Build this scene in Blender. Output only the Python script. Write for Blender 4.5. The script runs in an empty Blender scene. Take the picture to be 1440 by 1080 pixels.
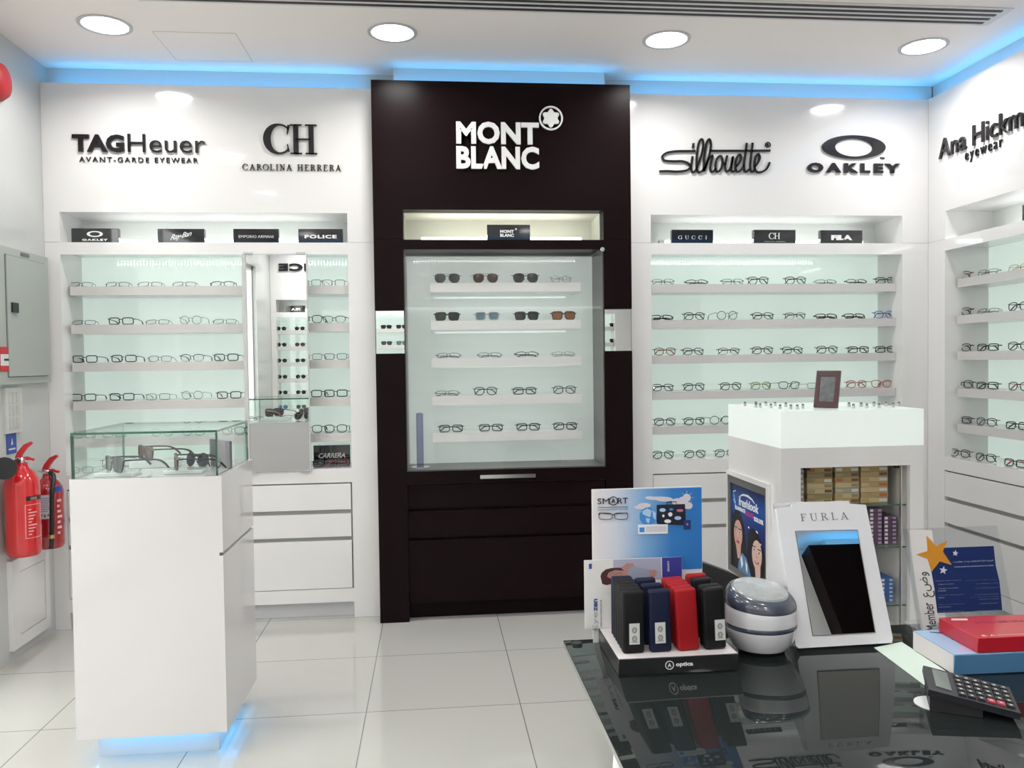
import bpy, bmesh, math, random
from mathutils import Vector, Matrix
random.seed(7)
PI = math.pi
R = math.radians
SC = bpy.context.scene
COL = SC.collection

# ------------------------------------------------------------------ camera
FPX = 1144.588                      # focal length in pixels of the 1440 px wide frame
CH = 1.352                          # camera height
YAW, PITCH, ROLL = R(5.6216), R(-1.5978), R(-0.7518)
_f = Vector((math.sin(YAW)*math.cos(PITCH), math.cos(YAW)*math.cos(PITCH), math.sin(PITCH)))
_r = Vector((math.cos(YAW), -math.sin(YAW), 0)); _u = _r.cross(_f)
_r2 = math.cos(ROLL)*_r + math.sin(ROLL)*_u
_u2 = -math.sin(ROLL)*_r + math.cos(ROLL)*_u
cam_d = bpy.data.cameras.new('camera'); cam = bpy.data.objects.new('camera', cam_d); COL.objects.link(cam)
cam_d.sensor_width = 36; cam_d.lens = FPX/1440*36; cam_d.clip_start = .02; cam_d.clip_end = 100
M = Matrix(((_r2.x, _u2.x, -_f.x, 0), (_r2.y, _u2.y, -_f.y, 0), (_r2.z, _u2.z, -_f.z, CH), (0, 0, 0, 1)))
cam.matrix_world = M
SC.camera = cam

def P(u, v, X=None, Y=None, Z=None):
    """world point seen at photo pixel (u, v) on the given real plane"""
    d = (u-720)/FPX*_r2 - (v-540)/FPX*_u2 + _f
    t = X/d.x if X is not None else Y/d.y if Y is not None else (Z-CH)/d.z
    return d*t + Vector((0, 0, CH))

# ------------------------------------------------------------------ world, exposure, lights
W = bpy.data.worlds.new('daylight'); SC.world = W; W.use_nodes = True
W.node_tree.nodes['Background'].inputs[0].default_value = (1.0, .97, .95, 1)
W.node_tree.nodes['Background'].inputs[1].default_value = 4.5
SC.view_settings.view_transform = 'Standard'; SC.view_settings.look = 'None'
SC.view_settings.exposure = 0.30; SC.view_settings.gamma = 1.0; SC.view_settings.use_curve_mapping = False
SC.cycles.max_bounces = 10; SC.cycles.transparent_max_bounces = 24; SC.cycles.glossy_bounces = 6
SC.cycles.sample_clamp_indirect = 4
DOWNLIGHT_W, BLUE_W, NICHE_W = 6.6, .30, .55

# ------------------------------------------------------------------ materials
MATS = {}
def mat(name, col, rough=.5, metal=0., spec=.5, coat=0., emit=None, es=1., bump=0., bscale=60., var=0., alpha=1.):
    if name in MATS: return MATS[name]
    m = bpy.data.materials.new(name); m.use_nodes = True; nt = m.node_tree
    b = nt.nodes['Principled BSDF']
    b.inputs['Base Color'].default_value = (*col, 1); b.inputs['Roughness'].default_value = rough
    b.inputs['Metallic'].default_value = metal; b.inputs['Specular IOR Level'].default_value = spec
    b.inputs['Coat Weight'].default_value = coat; b.inputs['Coat Roughness'].default_value = .04
    b.inputs['Alpha'].default_value = alpha
    if emit: b.inputs['Emission Color'].default_value = (*emit, 1); b.inputs['Emission Strength'].default_value = es
    if bump or var:
        tc = nt.nodes.new('ShaderNodeTexCoord'); n = nt.nodes.new('ShaderNodeTexNoise'); n.inputs['Scale'].default_value = bscale
        nt.links.new(tc.outputs['Object'], n.inputs['Vector'])
        if bump:
            bp = nt.nodes.new('ShaderNodeBump'); bp.inputs['Strength'].default_value = bump; bp.inputs['Distance'].default_value = .002
            nt.links.new(n.outputs['Fac'], bp.inputs['Height']); nt.links.new(bp.outputs[0], b.inputs['Normal'])
        if var:
            mx = nt.nodes.new('ShaderNodeMix'); mx.data_type = 'RGBA'
            mx.inputs['A'].default_value = (*[c*(1-var) for c in col], 1); mx.inputs['B'].default_value = (*[min(1, c*(1+var)) for c in col], 1)
            nt.links.new(n.outputs['Fac'], mx.inputs['Factor']); nt.links.new(mx.outputs['Result'], b.inputs['Base Color'])
    MATS[name] = m; return m

def glassmat(name, tint=(1, 1, 1), ior=1.45, gloss=1., dark=0.):
    if name in MATS: return MATS[name]
    m = bpy.data.materials.new(name); m.use_nodes = True; nt = m.node_tree; nt.nodes.clear()
    o = nt.nodes.new('ShaderNodeOutputMaterial'); t = nt.nodes.new('ShaderNodeBsdfTransparent'); g = nt.nodes.new('ShaderNodeBsdfGlossy')
    lw = nt.nodes.new('ShaderNodeLayerWeight'); lw.inputs[0].default_value = .5; mx = nt.nodes.new('ShaderNodeMixShader')
    pw = nt.nodes.new('ShaderNodeMath'); pw.operation = 'POWER'; pw.inputs[1].default_value = 5; nt.links.new(lw.outputs['Facing'], pw.inputs[0])
    f = nt.nodes.new('ShaderNodeMath'); f.operation = 'MULTIPLY_ADD'; r0 = ((ior-1)/(ior+1))**2; f.inputs[1].default_value = .75; f.inputs[2].default_value = r0
    nt.links.new(pw.outputs[0], f.inputs[0])
    t.inputs[0].default_value = (*tint, 1); g.inputs['Roughness'].default_value = .01
    g.inputs[0].default_value = (gloss, gloss, gloss, 1)
    nt.links.new(f.outputs[0], mx.inputs[0]); nt.links.new(t.outputs[0], mx.inputs[1]); nt.links.new(g.outputs[0], mx.inputs[2])
    nt.links.new(mx.outputs[0], o.inputs[0]); MATS[name] = m; return m

def gradmat(name, stops, axis='X', rough=.35):
    """a printed colour gradient over the object's own bounding box"""
    m = bpy.data.materials.new(name); m.use_nodes = True; nt = m.node_tree; b = nt.nodes['Principled BSDF']
    tc = nt.nodes.new('ShaderNodeTexCoord'); sp = nt.nodes.new('ShaderNodeSeparateXYZ'); nt.links.new(tc.outputs['Generated'], sp.inputs[0])
    cr = nt.nodes.new('ShaderNodeValToRGB'); e = cr.color_ramp.elements
    if axis == 'XZ':
        a = nt.nodes.new('ShaderNodeMath'); a.operation = 'MULTIPLY_ADD'
        nt.links.new(sp.outputs['Z'], a.inputs[0]); a.inputs[1].default_value = -.35; nt.links.new(sp.outputs['X'], a.inputs[2])
        nt.links.new(a.outputs[0], cr.inputs[0])
    else: nt.links.new(sp.outputs[axis], cr.inputs[0])
    while len(e) < len(stops): e.new(.5)
    for i, (p, c) in enumerate(stops): e[i].position = p; e[i].color = (*c, 1)
    nt.links.new(cr.outputs[0], b.inputs['Base Color']); b.inputs['Roughness'].default_value = rough
    MATS[name] = m; return m

gloss_white = mat('gloss_white', (.80, .785, .785), .12, coat=.6)
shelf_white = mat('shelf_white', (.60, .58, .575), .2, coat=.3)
matt_white = mat('matt_white', (.80, .80, .79), .55, bump=.05, bscale=200)
wall_paint = mat('wall_paint', (.56, .57, .56), .28, coat=.25, bump=.03, bscale=120)
ceiling_paint = mat('ceiling_paint', (.93, .87, .84), .7, bump=.05, bscale=150)
mint = mat('mint_glow_glass', (.52, .60, .565), .06, coat=1., emit=(.74, .88, .81), es=.42)  # even glow put into the back panels in place of shelf lamps
mint_pale = mat('mint_pale_glow_glass', (.48, .53, .51), .1, coat=.8, emit=(.76, .84, .80), es=.26)  # weaker glow put into the dark cabinet's back panel
niche_white = mat('niche_white', (.80, .82, .80), .35)
groove = mat('groove_grey', (.55, .53, .52), .5)
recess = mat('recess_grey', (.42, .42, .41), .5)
black_gloss = mat('black_gloss', (.008, .008, .010), .06, coat=1.)
black_acr = mat('black_acrylic_letters', (.010, .009, .012), .25)
black_plastic = mat('black_plastic', (.012, .012, .013), .4, bump=.05)
white_letters = mat('white_letters', (.85, .85, .85), .3)
grey_letters = mat('grey_letters', (.45, .46, .46), .3)
chrome = mat('chrome', (.75, .75, .75), .18, metal=1)
steel = mat('brushed_steel', (.6, .6, .6), .35, metal=1)
mirror_m = mat('mirror_silver', (.93, .95, .94), .0, metal=1)
red_paint = mat('extinguisher_red', (.60, .008, .012), .18, coat=.8)
red_dark = mat('extinguisher_dark_red', (.36, .010, .018), .2, coat=.8)
red_plastic = mat('red_plastic', (.55, .02, .03), .4)
blue_plastic = mat('blue_plastic', (.02, .07, .38), .4)
panel_grey = mat('panel_grey', (.40, .43, .40), .45, bump=.05, bscale=300)
sw_white = mat('switch_white', (.62, .62, .59), .45)
edge_green = mat('glass_edge_green', (.008, .09, .055), .1, coat=1.)
clear_glass = glassmat('clear_glass', (.96, .985, .975))
door_glass = glassmat('door_glass', (.985, .99, .987), gloss=.5)
lens_clear = glassmat('demo_lens', (.98, .988, .985), 1.4, gloss=.45)
acrylic = glassmat('clear_acrylic', (.93, .95, .955), 1.5)
frost = mat('frosted_light_box', (.86, .90, .89), .3, coat=.5, emit=(.86, 1, .95), es=.22)
tube_m = mat('tube_lamp', (1, 1, 1), .5, emit=(.93, 1, .96), es=2.2)
led_m = mat('led_white', (1, 1, 1), .5, emit=(.9, 1, .97), es=18)
lamp_m = mat('lamp_diffuser', (1, 1, 1), .5, emit=(1, .99, .97), es=6)
blue_led = mat('blue_led', (.1, .4, 1), .5, emit=(.03, .42, 1), es=4)
plinth_m = mat('plinth_grey_white', (.62, .62, .64), .25, coat=.4)

def wenge_mat():
    m = bpy.data.materials.new('dark_wenge'); m.use_nodes = True; nt = m.node_tree; b = nt.nodes['Principled BSDF']
    tc = nt.nodes.new('ShaderNodeTexCoord'); mp = nt.nodes.new('ShaderNodeMapping'); mp.inputs['Scale'].default_value = (3, 3, 120)
    n = nt.nodes.new('ShaderNodeTexNoise'); n.inputs['Scale'].default_value = 2; n.inputs['Detail'].default_value = 6
    cr = nt.nodes.new('ShaderNodeValToRGB'); cr.color_ramp.elements[0].color = (.0055, .0022, .0030, 1); cr.color_ramp.elements[1].color = (.0125, .0062, .0070, 1)
    nt.links.new(tc.outputs['Object'], mp.inputs[0]); nt.links.new(mp.outputs[0], n.inputs['Vector']); nt.links.new(n.outputs['Fac'], cr.inputs[0])
    nt.links.new(cr.outputs[0], b.inputs['Base Color']); b.inputs['Roughness'].default_value = .28; b.inputs['Specular IOR Level'].default_value = .08
    bp = nt.nodes.new('ShaderNodeBump'); bp.inputs['Strength'].default_value = .12; bp.inputs['Distance'].default_value = .001
    nt.links.new(n.outputs['Fac'], bp.inputs['Height']); nt.links.new(bp.outputs[0], b.inputs['Normal'])
    return m
wenge = wenge_mat()

def tile_mat():
    m = bpy.data.materials.new('polished_floor_tile'); m.use_nodes = True; nt = m.node_tree; b = nt.nodes['Principled BSDF']
    tc = nt.nodes.new('ShaderNodeTexCoord'); mp = nt.nodes.new('ShaderNodeMapping'); mp.inputs['Location'].default_value = (1.473+6, -3.76+6, 0)
    br = nt.nodes.new('ShaderNodeTexBrick'); br.offset = 0; br.squash = 1
    for k, v in (('Scale', 1), ('Mortar Size', .0022), ('Mortar Smooth', .2), ('Brick Width', .6), ('Row Height', .6), ('Bias', 0)): br.inputs[k].default_value = v
    br.inputs['Color1'].default_value = (.47, .465, .435, 1); br.inputs['Color2'].default_value = (.49, .485, .455, 1); br.inputs['Mortar'].default_value = (.18, .175, .155, 1)
    nt.links.new(tc.outputs['Object'], mp.inputs[0]); nt.links.new(mp.outputs[0], br.inputs['Vector']); nt.links.new(br.outputs['Color'], b.inputs['Base Color'])
    b.inputs['Roughness'].default_value = .10; b.inputs['Specular IOR Level'].default_value = .6; b.inputs['Coat Weight'].default_value = .3; b.inputs['Coat Roughness'].default_value = .05
    return m
tile = tile_mat()

# ------------------------------------------------------------------ mesh builder
class MB:
    def __init__(s): s.v = []; s.f = []; s.m = []; s.sm = []
    def add(s, vs, fs, mi=0, smooth=False):
        n = len(s.v); s.v += [tuple(p) for p in vs]
        for f in fs: s.f.append(tuple(n+i for i in f)); s.m.append(mi); s.sm.append(smooth)
        return s
    def box(s, x0, x1, y0, y1, z0, z1, mi=0):
        vs = [(x, y, z) for x in (x0, x1) for y in (y0, y1) for z in (z0, z1)]
        return s.add(vs, [(0, 1, 3, 2), (4, 6, 7, 5), (0, 4, 5, 1), (2, 3, 7, 6), (0, 2, 6, 4), (1, 5, 7, 3)], mi)
    def rbox(s, x0, x1, y0, y1, z0, z1, r=.003, seg=2, mi=0):
        bm = bmesh.new(); bmesh.ops.create_cube(bm, size=1)
        bmesh.ops.scale(bm, vec=(x1-x0, y1-y0, z1-z0), verts=bm.verts)
        bmesh.ops.translate(bm, vec=((x0+x1)/2, (y0+y1)/2, (z0+z1)/2), verts=bm.verts)
        bmesh.ops.bevel(bm, geom=list(bm.edges), offset=r, segments=seg, affect='EDGES', profile=.5)
        bm.verts.index_update(); s.add([v.co[:] for v in bm.verts], [[v.index for v in f.verts] for f in bm.faces], mi, True); bm.free(); return s
    def prism(s, pts, fr, d0, d1, mi=0, smooth=False):
        n = len(pts); vs = [fr(a, b, d0) for a, b in pts]+[fr(a, b, d1) for a, b in pts]
        s.add(vs, [tuple(range(n))[::-1], tuple(range(n, 2*n))], mi)
        return s.add(vs, [(i, (i+1) % n, n+(i+1) % n, n+i) for i in range(n)], mi, smooth)
    def ringprism(s, po, pi, fr, d0, d1, mi=0):
        n = len(po); vs = [fr(a, b, d) for d in (d0, d1) for q in (po, pi) for a, b in q]
        fs = []
        for i in range(n):
            j = (i+1) % n
            fs += [(i, j, n+j, n+i), (2*n+i, 3*n+i, 3*n+j, 2*n+j), (i, 2*n+i, 2*n+j, j), (n+i, n+j, 3*n+j, 3*n+i)]
        return s.add(vs, fs, mi)
    def ribbon(s, pts, w, fr, d0, d1, mi=0):
        n = len(pts); ws = w if isinstance(w, (list, tuple)) else [w]*n
        L = []; Rr = []
        for i, p in enumerate(pts):
            a = Vector(pts[max(i-1, 0)]); b = Vector(pts[min(i+1, n-1)]); t = (b-a)
            t = t.normalized() if t.length > 1e-9 else Vector((1, 0)); nn = Vector((-t.y, t.x))*ws[i]/2
            L.append((p[0]+nn.x, p[1]+nn.y)); Rr.append((p[0]-nn.x, p[1]-nn.y))
        vs = [fr(a, b, d) for d in (d0, d1) for q in (L, Rr) for a, b in q]; fs = []
        for i in range(n-1):
            fs += [(i, i+1, n+i+1, n+i), (2*n+i, 3*n+i, 3*n+i+1, 2*n+i+1), (i, 2*n+i, 2*n+i+1, i+1), (n+i, n+i+1, 3*n+i+1, 3*n+i)]
        fs += [(0, n, 3*n, 2*n), (n-1, 3*n-1, 4*n-1, 2*n-1)]
        return s.add(vs, fs, mi)
    def tube(s, path, r, k=8, closed=False, mi=0, flat=1.):
        path = [Vector(p) for p in path]; n = len(path); vs = []; rr = r if isinstance(r, (list, tuple)) else [r]*n
        ref = None
        for i, p in enumerate(path):
            a = path[(i-1) % n] if closed else path[max(i-1, 0)]; b = path[(i+1) % n] if closed else path[min(i+1, n-1)]
            t = (b-a).normalized()
            if ref is None: ref = Vector((0, 0, 1)) if abs(t.z) < .9 else Vector((0, 1, 0))
            u = t.cross(ref)
            if u.length < 1e-6: u = t.cross(Vector((0, 1, 0)))
            u.normalize(); w = u.cross(t).normalized(); ref = w
            for j in range(k):
                A = 2*PI*j/k; vs.append(p+u*math.cos(A)*rr[i]*flat+w*math.sin(A)*rr[i])
        fs = []
        for i in range(n if closed else n-1):
            for j in range(k):
                a = i*k+j; b = i*k+(j+1) % k; c = ((i+1) % n)*k+(j+1) % k; d = ((i+1) % n)*k+j; fs.append((a, b, c, d))
        if not closed: fs += [tuple(range(k))[::-1], tuple((n-1)*k+j for j in range(k))]
        return s.add(vs, fs, mi, True)
    def lathe(s, prof, c=(0, 0, 0), k=32, mi=0, sx=1., sy=1., tilt=None):
        """profile [(radius, z)] around z"""
        n = len(prof); vs = []
        for r, z in prof:
            for j in range(k):
                A = 2*PI*j/k; x = r*math.cos(A)*sx; y = r*math.sin(A)*sy
                zz = z+(tilt(x, y, z) if tilt else 0); vs.append((c[0]+x, c[1]+y, c[2]+zz))
        fs = [(i*k+j, i*k+(j+1) % k, (i+1)*k+(j+1) % k, (i+1)*k+j) for i in range(n-1) for j in range(k)]
        if prof[0][0] > 1e-5: fs.append(tuple(range(k))[::-1])
        if prof[-1][0] > 1e-5: fs.append(tuple((n-1)*k+j for j in range(k)))
        return s.add(vs, fs, mi, True)
    def xf(s, mx):
        s.v = [tuple(mx @ Vector(p)) for p in s.v]; return s
    def build(s, name, mats, parent=None, loc=(0, 0, 0), rot=(0, 0, 0), label=None, merge=False):
        me = bpy.data.meshes.new(name); me.from_pydata(s.v, [], s.f)
        for m in (mats if isinstance(mats, (list, tuple)) else [mats]): me.materials.append(m)
        me.polygons.foreach_set('material_index', s.m); me.polygons.foreach_set('use_smooth', s.sm)
        bm = bmesh.new(); bm.from_mesh(me)
        if merge: bmesh.ops.remove_doubles(bm, verts=bm.verts, dist=1e-6)
        bmesh.ops.recalc_face_normals(bm, faces=bm.faces); bm.to_mesh(me); bm.free()
        me.set_sharp_from_angle(angle=R(38)); me.update()
        o = bpy.data.objects.new(name, me); COL.objects.link(o); o.parent = parent; o.location = loc; o.rotation_euler = rot
        if label: o['label'] = label
        return o

def tag(o, label=None, cat=None, group=None, kind=None):
    if label: o['label'] = label
    if cat: o['category'] = cat
    if group: o['group'] = group
    if kind: o['kind'] = kind
    return o
def empty(name, loc, label, cat, group=None, rot=(0, 0, 0)):
    o = bpy.data.objects.new(name, None); COL.objects.link(o); o.location = loc; o.rotation_euler = rot; o.empty_display_size = .05
    return tag(o, label, cat, group)
def struct(name, mb, m, label=None):
    return tag(mb.build(name, m), label, kind='structure')
def copy_tree(o, parent=None):
    c = o.copy(); COL.objects.link(c); c.parent = parent
    for ch in list(o.children): copy_tree(ch, c)
    return c
def area(name, loc, rot, sx, sy, w, col, parent, disk=False, spread=180):
    l = bpy.data.lights.new(name, 'AREA'); l.energy = w; l.color = col; l.size = sx
    if disk: l.shape = 'DISK'
    else: l.shape = 'RECTANGLE'; l.size_y = sy
    l.spread = R(spread); o = bpy.data.objects.new(name, l); COL.objects.link(o); o.parent = parent; o.location = loc; o.rotation_euler = rot
    return o

XZ = lambda a, b, d: (a, d, b)            # a to the right, b up, d into the wall (local unit axes)
def ell(cx, cy, rx, ry, n=32, a0=0, a1=2*PI):
    full = abs(a1-a0-2*PI) < 1e-6
    return [(cx+rx*math.cos(a0+(a1-a0)*i/(n if full else n-1)), cy+ry*math.sin(a0+(a1-a0)*i/(n if full else n-1))) for i in range(n)]

def text_mb(body, a0, a1, b0, b1, fr, d0, d1, bold=0., shear=0., space=1., mi=0, mb=None):
    """lettering fitted to the rectangle a0..a1, b0..b1 of a frame"""
    c = bpy.data.curves.new('lettering', 'FONT'); c.body = body; c.offset = bold; c.shear = shear; c.space_character = space
    c.extrude = .05; c.resolution_u = 3; c.align_x = 'LEFT'
    o = bpy.data.objects.new('lettering', c); COL.objects.link(o); bpy.context.view_layer.update()
    me = bpy.data.meshes.new_from_object(o.evaluated_get(bpy.context.evaluated_depsgraph_get()))
    xs = [v.co.x for v in me.vertices]; ys = [v.co.y for v in me.vertices]
    x0, x1, y0, y1 = min(xs), max(xs), min(ys), max(ys); mb = mb or MB()
    vs = [fr(a0+(v.co.x-x0)/(x1-x0)*(a1-a0), b0+(v.co.y-y0)/(y1-y0)*(b1-b0), d0 if v.co.z < 0 else d1) for v in me.vertices]
    mb.add(vs, [tuple(p.vertices) for p in me.polygons], mi)
    bpy.data.objects.remove(o); bpy.data.curves.remove(c); bpy.data.meshes.remove(me)
    return mb

# strokes of a small serif alphabet: (points, width) in a unit-high cell
def serif_glyph(ch):
    T, t = .15, .05; S = []; wd = .75
    def st(x, w=T, y0=0, y1=1): S.append(([(x, y0), (x, y1)], w))
    def sf(x, y, l=.26): S.append(([(x-l/2, y), (x+l/2, y)], t))
    if ch == 'C' or ch == 'G' or ch == 'O':
        a0, a1 = (45, 315) if ch != 'O' else (0, 360); n = 28; pts = []; ws = []
        for i in range(n+1):
            a = R(a0+(a1-a0)*i/n); pts.append((.42+.38*math.cos(a), .5+.5*math.sin(a)*.97))
            k = abs(math.cos(a)); ws.append(t+(T-t)*(k**1.5 if ch == 'O' or math.cos(a) < 0 else k*.3))
        S.append((pts, ws))
        if ch != 'O': S.append(([(.70, .66), (.74, .97)], t))
        if ch == 'C': S.append(([(.70, .14), (.75, .3)], t))
        if ch == 'G': st(.68, T, .05, .42); sf(.68, .42)
        wd = .86
    elif ch in 'IT':
        st(.2 if ch == 'I' else .4); sf(.2 if ch == 'I' else .4, .025); wd = .4
        if ch == 'I': sf(.2, .975)
        else: S.append(([(.05, .96), (.75, .96)], t)); wd = .8
    elif ch == 'H':
        st(.17); st(.70); S.append(([(.17, .5), (.7, .5)], t)); wd = .9
        for x in (.17, .7): sf(x, .025, .32); sf(x, .975, .32)
    elif ch == 'L': st(.18); sf(.18, .975, .32); S.append(([(.03, .03), (.62, .03), (.64, .25)], t)); wd = .7
    elif ch == 'E' or ch == 'F':
        st(.18); sf(.18, .03, .32); S.append(([(.03, .97), (.62, .97), (.63, .78)], t)); S.append(([(.18, .52), (.5, .52)], t)); wd = .7
        if ch == 'E': S.append(([(.03, .03), (.64, .03), (.67, .24)], t))
    elif ch == 'A': S.append(([(.1, .02), (.4, .98)], t)); S.append(([(.4, .98), (.72, .02)], T)); S.append(([(.2, .34), (.6, .34)], t)); sf(.1, .02, .24); sf(.72, .02, .28); wd = .85
    elif ch == 'R':
        st(.18); sf(.18, .025, .32); pts = [(.05, .97), (.4, .97), (.56, .88), (.6, .75), (.54, .6), (.38, .52), (.18, .52)]
        S.append((pts, [t, t, T*.7, T, T*.7, t, t])); S.append(([(.38, .52), (.74, .02)], T)); wd = .8
    elif ch == 'N': S.append(([(.15, 0), (.15, 1)], t)); S.append(([(.15, .98), (.68, .02)], T)); S.append(([(.68, 0), (.68, 1)], t)); sf(.13, .025, .24); sf(.1, .975, .2); sf(.68, .975, .24); wd = .84
    elif ch == 'U': S.append(([(.17, 1), (.17, .3), (.27, .06), (.45, 0), (.6, .08), (.68, .3), (.68, 1)], [T, T, T*.7, t, t, t, t])); sf(.17, .975, .3); sf(.68, .975, .24); wd = .86
    else: wd = .45
    return S, wd
def serif_mb(s, a0, a1, b0, b1, fr, d0, d1, gap=.12, mi=0, mb=None):
    mb = mb or MB(); tot = 0; L = []
    for ch in s:
        S, w = serif_glyph(ch); L.append((S, tot)); tot += w+gap
    tot -= gap; sx = (a1-a0)/tot; sz = b1-b0
    for S, x in L:
        for pts, w in S:
            W_ = [q*sz for q in w] if isinstance(w, list) else w*sz
            mb.ribbon([(a0+(x+p[0])*sx, b0+p[1]*sz) for p in pts], W_, fr, d0, d1, mi)
    return mb

# ================================================================== SETTING
YW, XL, XR, ZC = 4.3685, -1.95, 2.805, 2.892
struct('floor', MB().box(-5.2, 4.45, -1.95, 4.9, -.1, 0), tile, 'polished pale square tile floor with thin grey joints')
struct('ceiling', MB().box(XL-.05, 4.45, -1.95, 4.9, ZC, ZC+.1), ceiling_paint, 'flat white painted ceiling')
struct('wall_back', MB().box(XL-.15, 3.3, 4.72, 4.86, 0, ZC), wall_paint, 'white wall behind the display units')
struct('wall_right', MB().box(3.14, 3.3, .80, 4.72, 0, ZC).box(3.3, 4.45, .80, .95, 0, ZC).box(4.3, 4.45, -1.8, .80, 0, ZC), wall_paint, 'white wall behind the right display unit')
struct('wall_left', MB().box(XL-.14, XL, 3.55, 4.72, 0, ZC).box(XL-.14, XL, -1.8, 3.55, 2.45, ZC).box(XL-.14, XL, -1.8, -.7, 0, 2.45), wall_paint, 'white wall on the left with extinguishers')
struct('wall_rear', MB().box(-5.2, 4.45, -1.95, -1.8, 0, ZC), wall_paint, 'white wall behind the camera')
struct('wall_corridor', MB().box(-5.35, -5.2, -1.95, 4.9, 0, 3.4), matt_white, 'bright corridor wall outside the shop')
struct('trim_1', MB().box(XL, XR+.07, YW+.075, 4.72, 2.45, ZC), wall_paint, 'bulkhead above the back display units')
struct('trim_2', MB().box(XR+.075, 3.14, .80, YW+.075, 2.45, ZC), wall_paint, 'bulkhead above the right display unit')
struct('trim_3', MB().box(-.175, .946, 4.335, YW+.075, 2.80, ZC), wall_paint, 'box bulkhead above the dark unit')
struct('trim_4', MB().box(XL, 4.3, -1.8, -1.575, 2.45, ZC).box(3.0, 4.0, -1.575, -1.46, 2.80, ZC), wall_paint, 'bulkhead above the units behind the viewer')
w1 = bpy.data.objects.new('window_1', None); COL.objects.link(w1); tag(w1, 'shopfront glazing in the left wall', kind='structure')
fm = MB()
for y in (-.7, .35, 1.4, 2.45, 3.51): fm.box(XL-.09, XL-.04, y, y+.04, 0, 2.45)
fm.box(XL-.09, XL-.04, -.7, 3.55, 2.41, 2.45).box(XL-.09, XL-.04, -.7, 3.55, 0, .08)
tag(fm.build('window_frame', steel, w1), kind='structure')
for y in (-.66, .39, 1.44, 2.49): MB().box(XL-.068, XL-.06, y, y+(1.01 if y < 2.4 else 1.02), .08, 2.41).build('window_pane', clear_glass, w1)

# blue cove light lying on top of the units
BC = (.05, .48, 1.)
def blue_strip(name, x0, x1, y, z, rotz, loc, label):
    t = empty(name, loc, label, 'led strip', 'blue led strips above the units', (0, 0, rotz))
    MB().box(x0, x1, y-.005, y+.005, 0, .004).build('strip', blue_led, t)
    area('blue_glow', ((x0+x1)/2, y, .008), (PI, 0, 0), x1-x0, .012, BLUE_W*(x1-x0), BC, t)
    return t
blue_strip('led_strip', XL+.05, -.32, YW+.035, 0, 0, (0, 0, 2.794), 'blue led strip on top of the white display unit left of the dark cabinet')
blue_strip('led_strip', 1.10, XR, YW+.035, 0, 0, (0, 0, 2.794), 'blue led strip on top of the white display unit right of the dark cabinet')
blue_strip('led_strip', -.20, 1.0, 4.30, 0, 0, (0, 0, 2.799), 'blue led strip on top of the dark centre cabinet')
blue_strip('led_strip', 0, 3.4, .035, 0, -PI/2, (XR, YW, 2.794), 'blue led strip on top of the display unit on the right wall')

blue_strip('led_strip', -4.2, -2.85, .05, 0, PI, (0, -1.37, 2.799), 'blue led strip on top of the dark cabinet behind the viewer')
blue_strip('led_strip', -2.8, 1.9, .035, 0, PI, (0, -1.50, 2.794), 'blue led strip on top of the sunglasses unit behind the viewer')
# ceiling downlights
def downlight_proto():
    t = empty('ceiling_downlight', (0, 0, 0), '', 'ceiling light', 'round ceiling downlights')
    MB().ringprism(ell(0, 0, .115, .115, 40), ell(0, 0, .098, .098, 40), lambda a, b, d: (a, b, d), -.004, .0, 0).build('trim_ring', mat('lamp_ring', (.55, .55, .55), .4), t)
    MB().prism(ell(0, 0, .098, .098, 40), lambda a, b, d: (a, b, d), -.0025, 0).build('diffuser', lamp_m, t)
    area('lamp', (0, 0, -.006), (0, 0, 0), .19, .19, DOWNLIGHT_W, (1, .985, .965), t, disk=True, spread=152)
    return t
dl = downlight_proto(); first = True
names = {0: 'leftmost', 1: 'second from the left', 2: 'third from the left', 3: 'rightmost'}
for ri, y in enumerate((3.872, 2.53, 1.2, -.13, -1.05)):
    for ci, x in enumerate((-1.44, -.157, 1.151, 2.46)):
        if ri and ci == 3: continue
        o = dl if first else copy_tree(dl); first = False
        if ri:                                            # middle rows dimmed; unseen last row added to brighten the rear
            lamp = [c for c in o.children if c.type == 'LIGHT'][0]
            if ri == 1 and ci == 0: lamp2 = lamp.data.copy(); lamp2.energy = DOWNLIGHT_W*.52
            if ri < 4: lamp.data = lamp2
            elif ci == 0: rear_fill = lamp.data.copy(); rear_fill.energy = DOWNLIGHT_W*1.15; lamp.data = rear_fill
            else: lamp.data = rear_fill
        elif ci == 3:
            lamp = [c for c in o.children if c.type == 'LIGHT'][0]; lamp.data = lamp.data.copy(); lamp.data.energy = DOWNLIGHT_W*.85
        o.location = (x, y, ZC-.0006)
        o['label'] = ('bright round recessed downlight, %s in the row nearest the back wall' % names[ci]) if ri == 0 else \
            'round recessed downlight, %s in the ceiling row %s from the back wall' % (names[ci], ('first', 'second', 'third', 'fourth', 'fifth')[ri])

v = empty('ceiling_vent', (0, 0, ZC), 'long white slot air diffuser in the ceiling with dark slots', 'air vent')
MB().box(-1.2, 2.60, 3.42, 3.60, -.006, 0).build('vent_frame', mat('vent_white', (.70, .69, .68), .5), v)
for k, y in enumerate((3.445, 3.487, 3.529, 3.571)):
    MB().box(-1.15, 2.56, y-.009, y+.009, -.0085, -.0055).build('slot', mat('slot_dark', (.03, .03, .035), .6), v)
hatch = MB()
for a, b, c, d in ((-1.256, -.88, 3.93, 3.933), (-1.256, -.88, 4.287, 4.29), (-1.256, -1.253, 3.93, 4.29), (-.883, -.88, 3.93, 4.29)): hatch.box(a, b, c, d, -.0012, 0, 1)
hatch.box(-1.253, -.883, 3.933, 4.287, -.001, 0, 0)
tag(hatch.build('access_hatch', [ceiling_paint, groove], None, (0, 0, ZC)), 'square flush access panel in the ceiling, left part', 'access panel')

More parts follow.
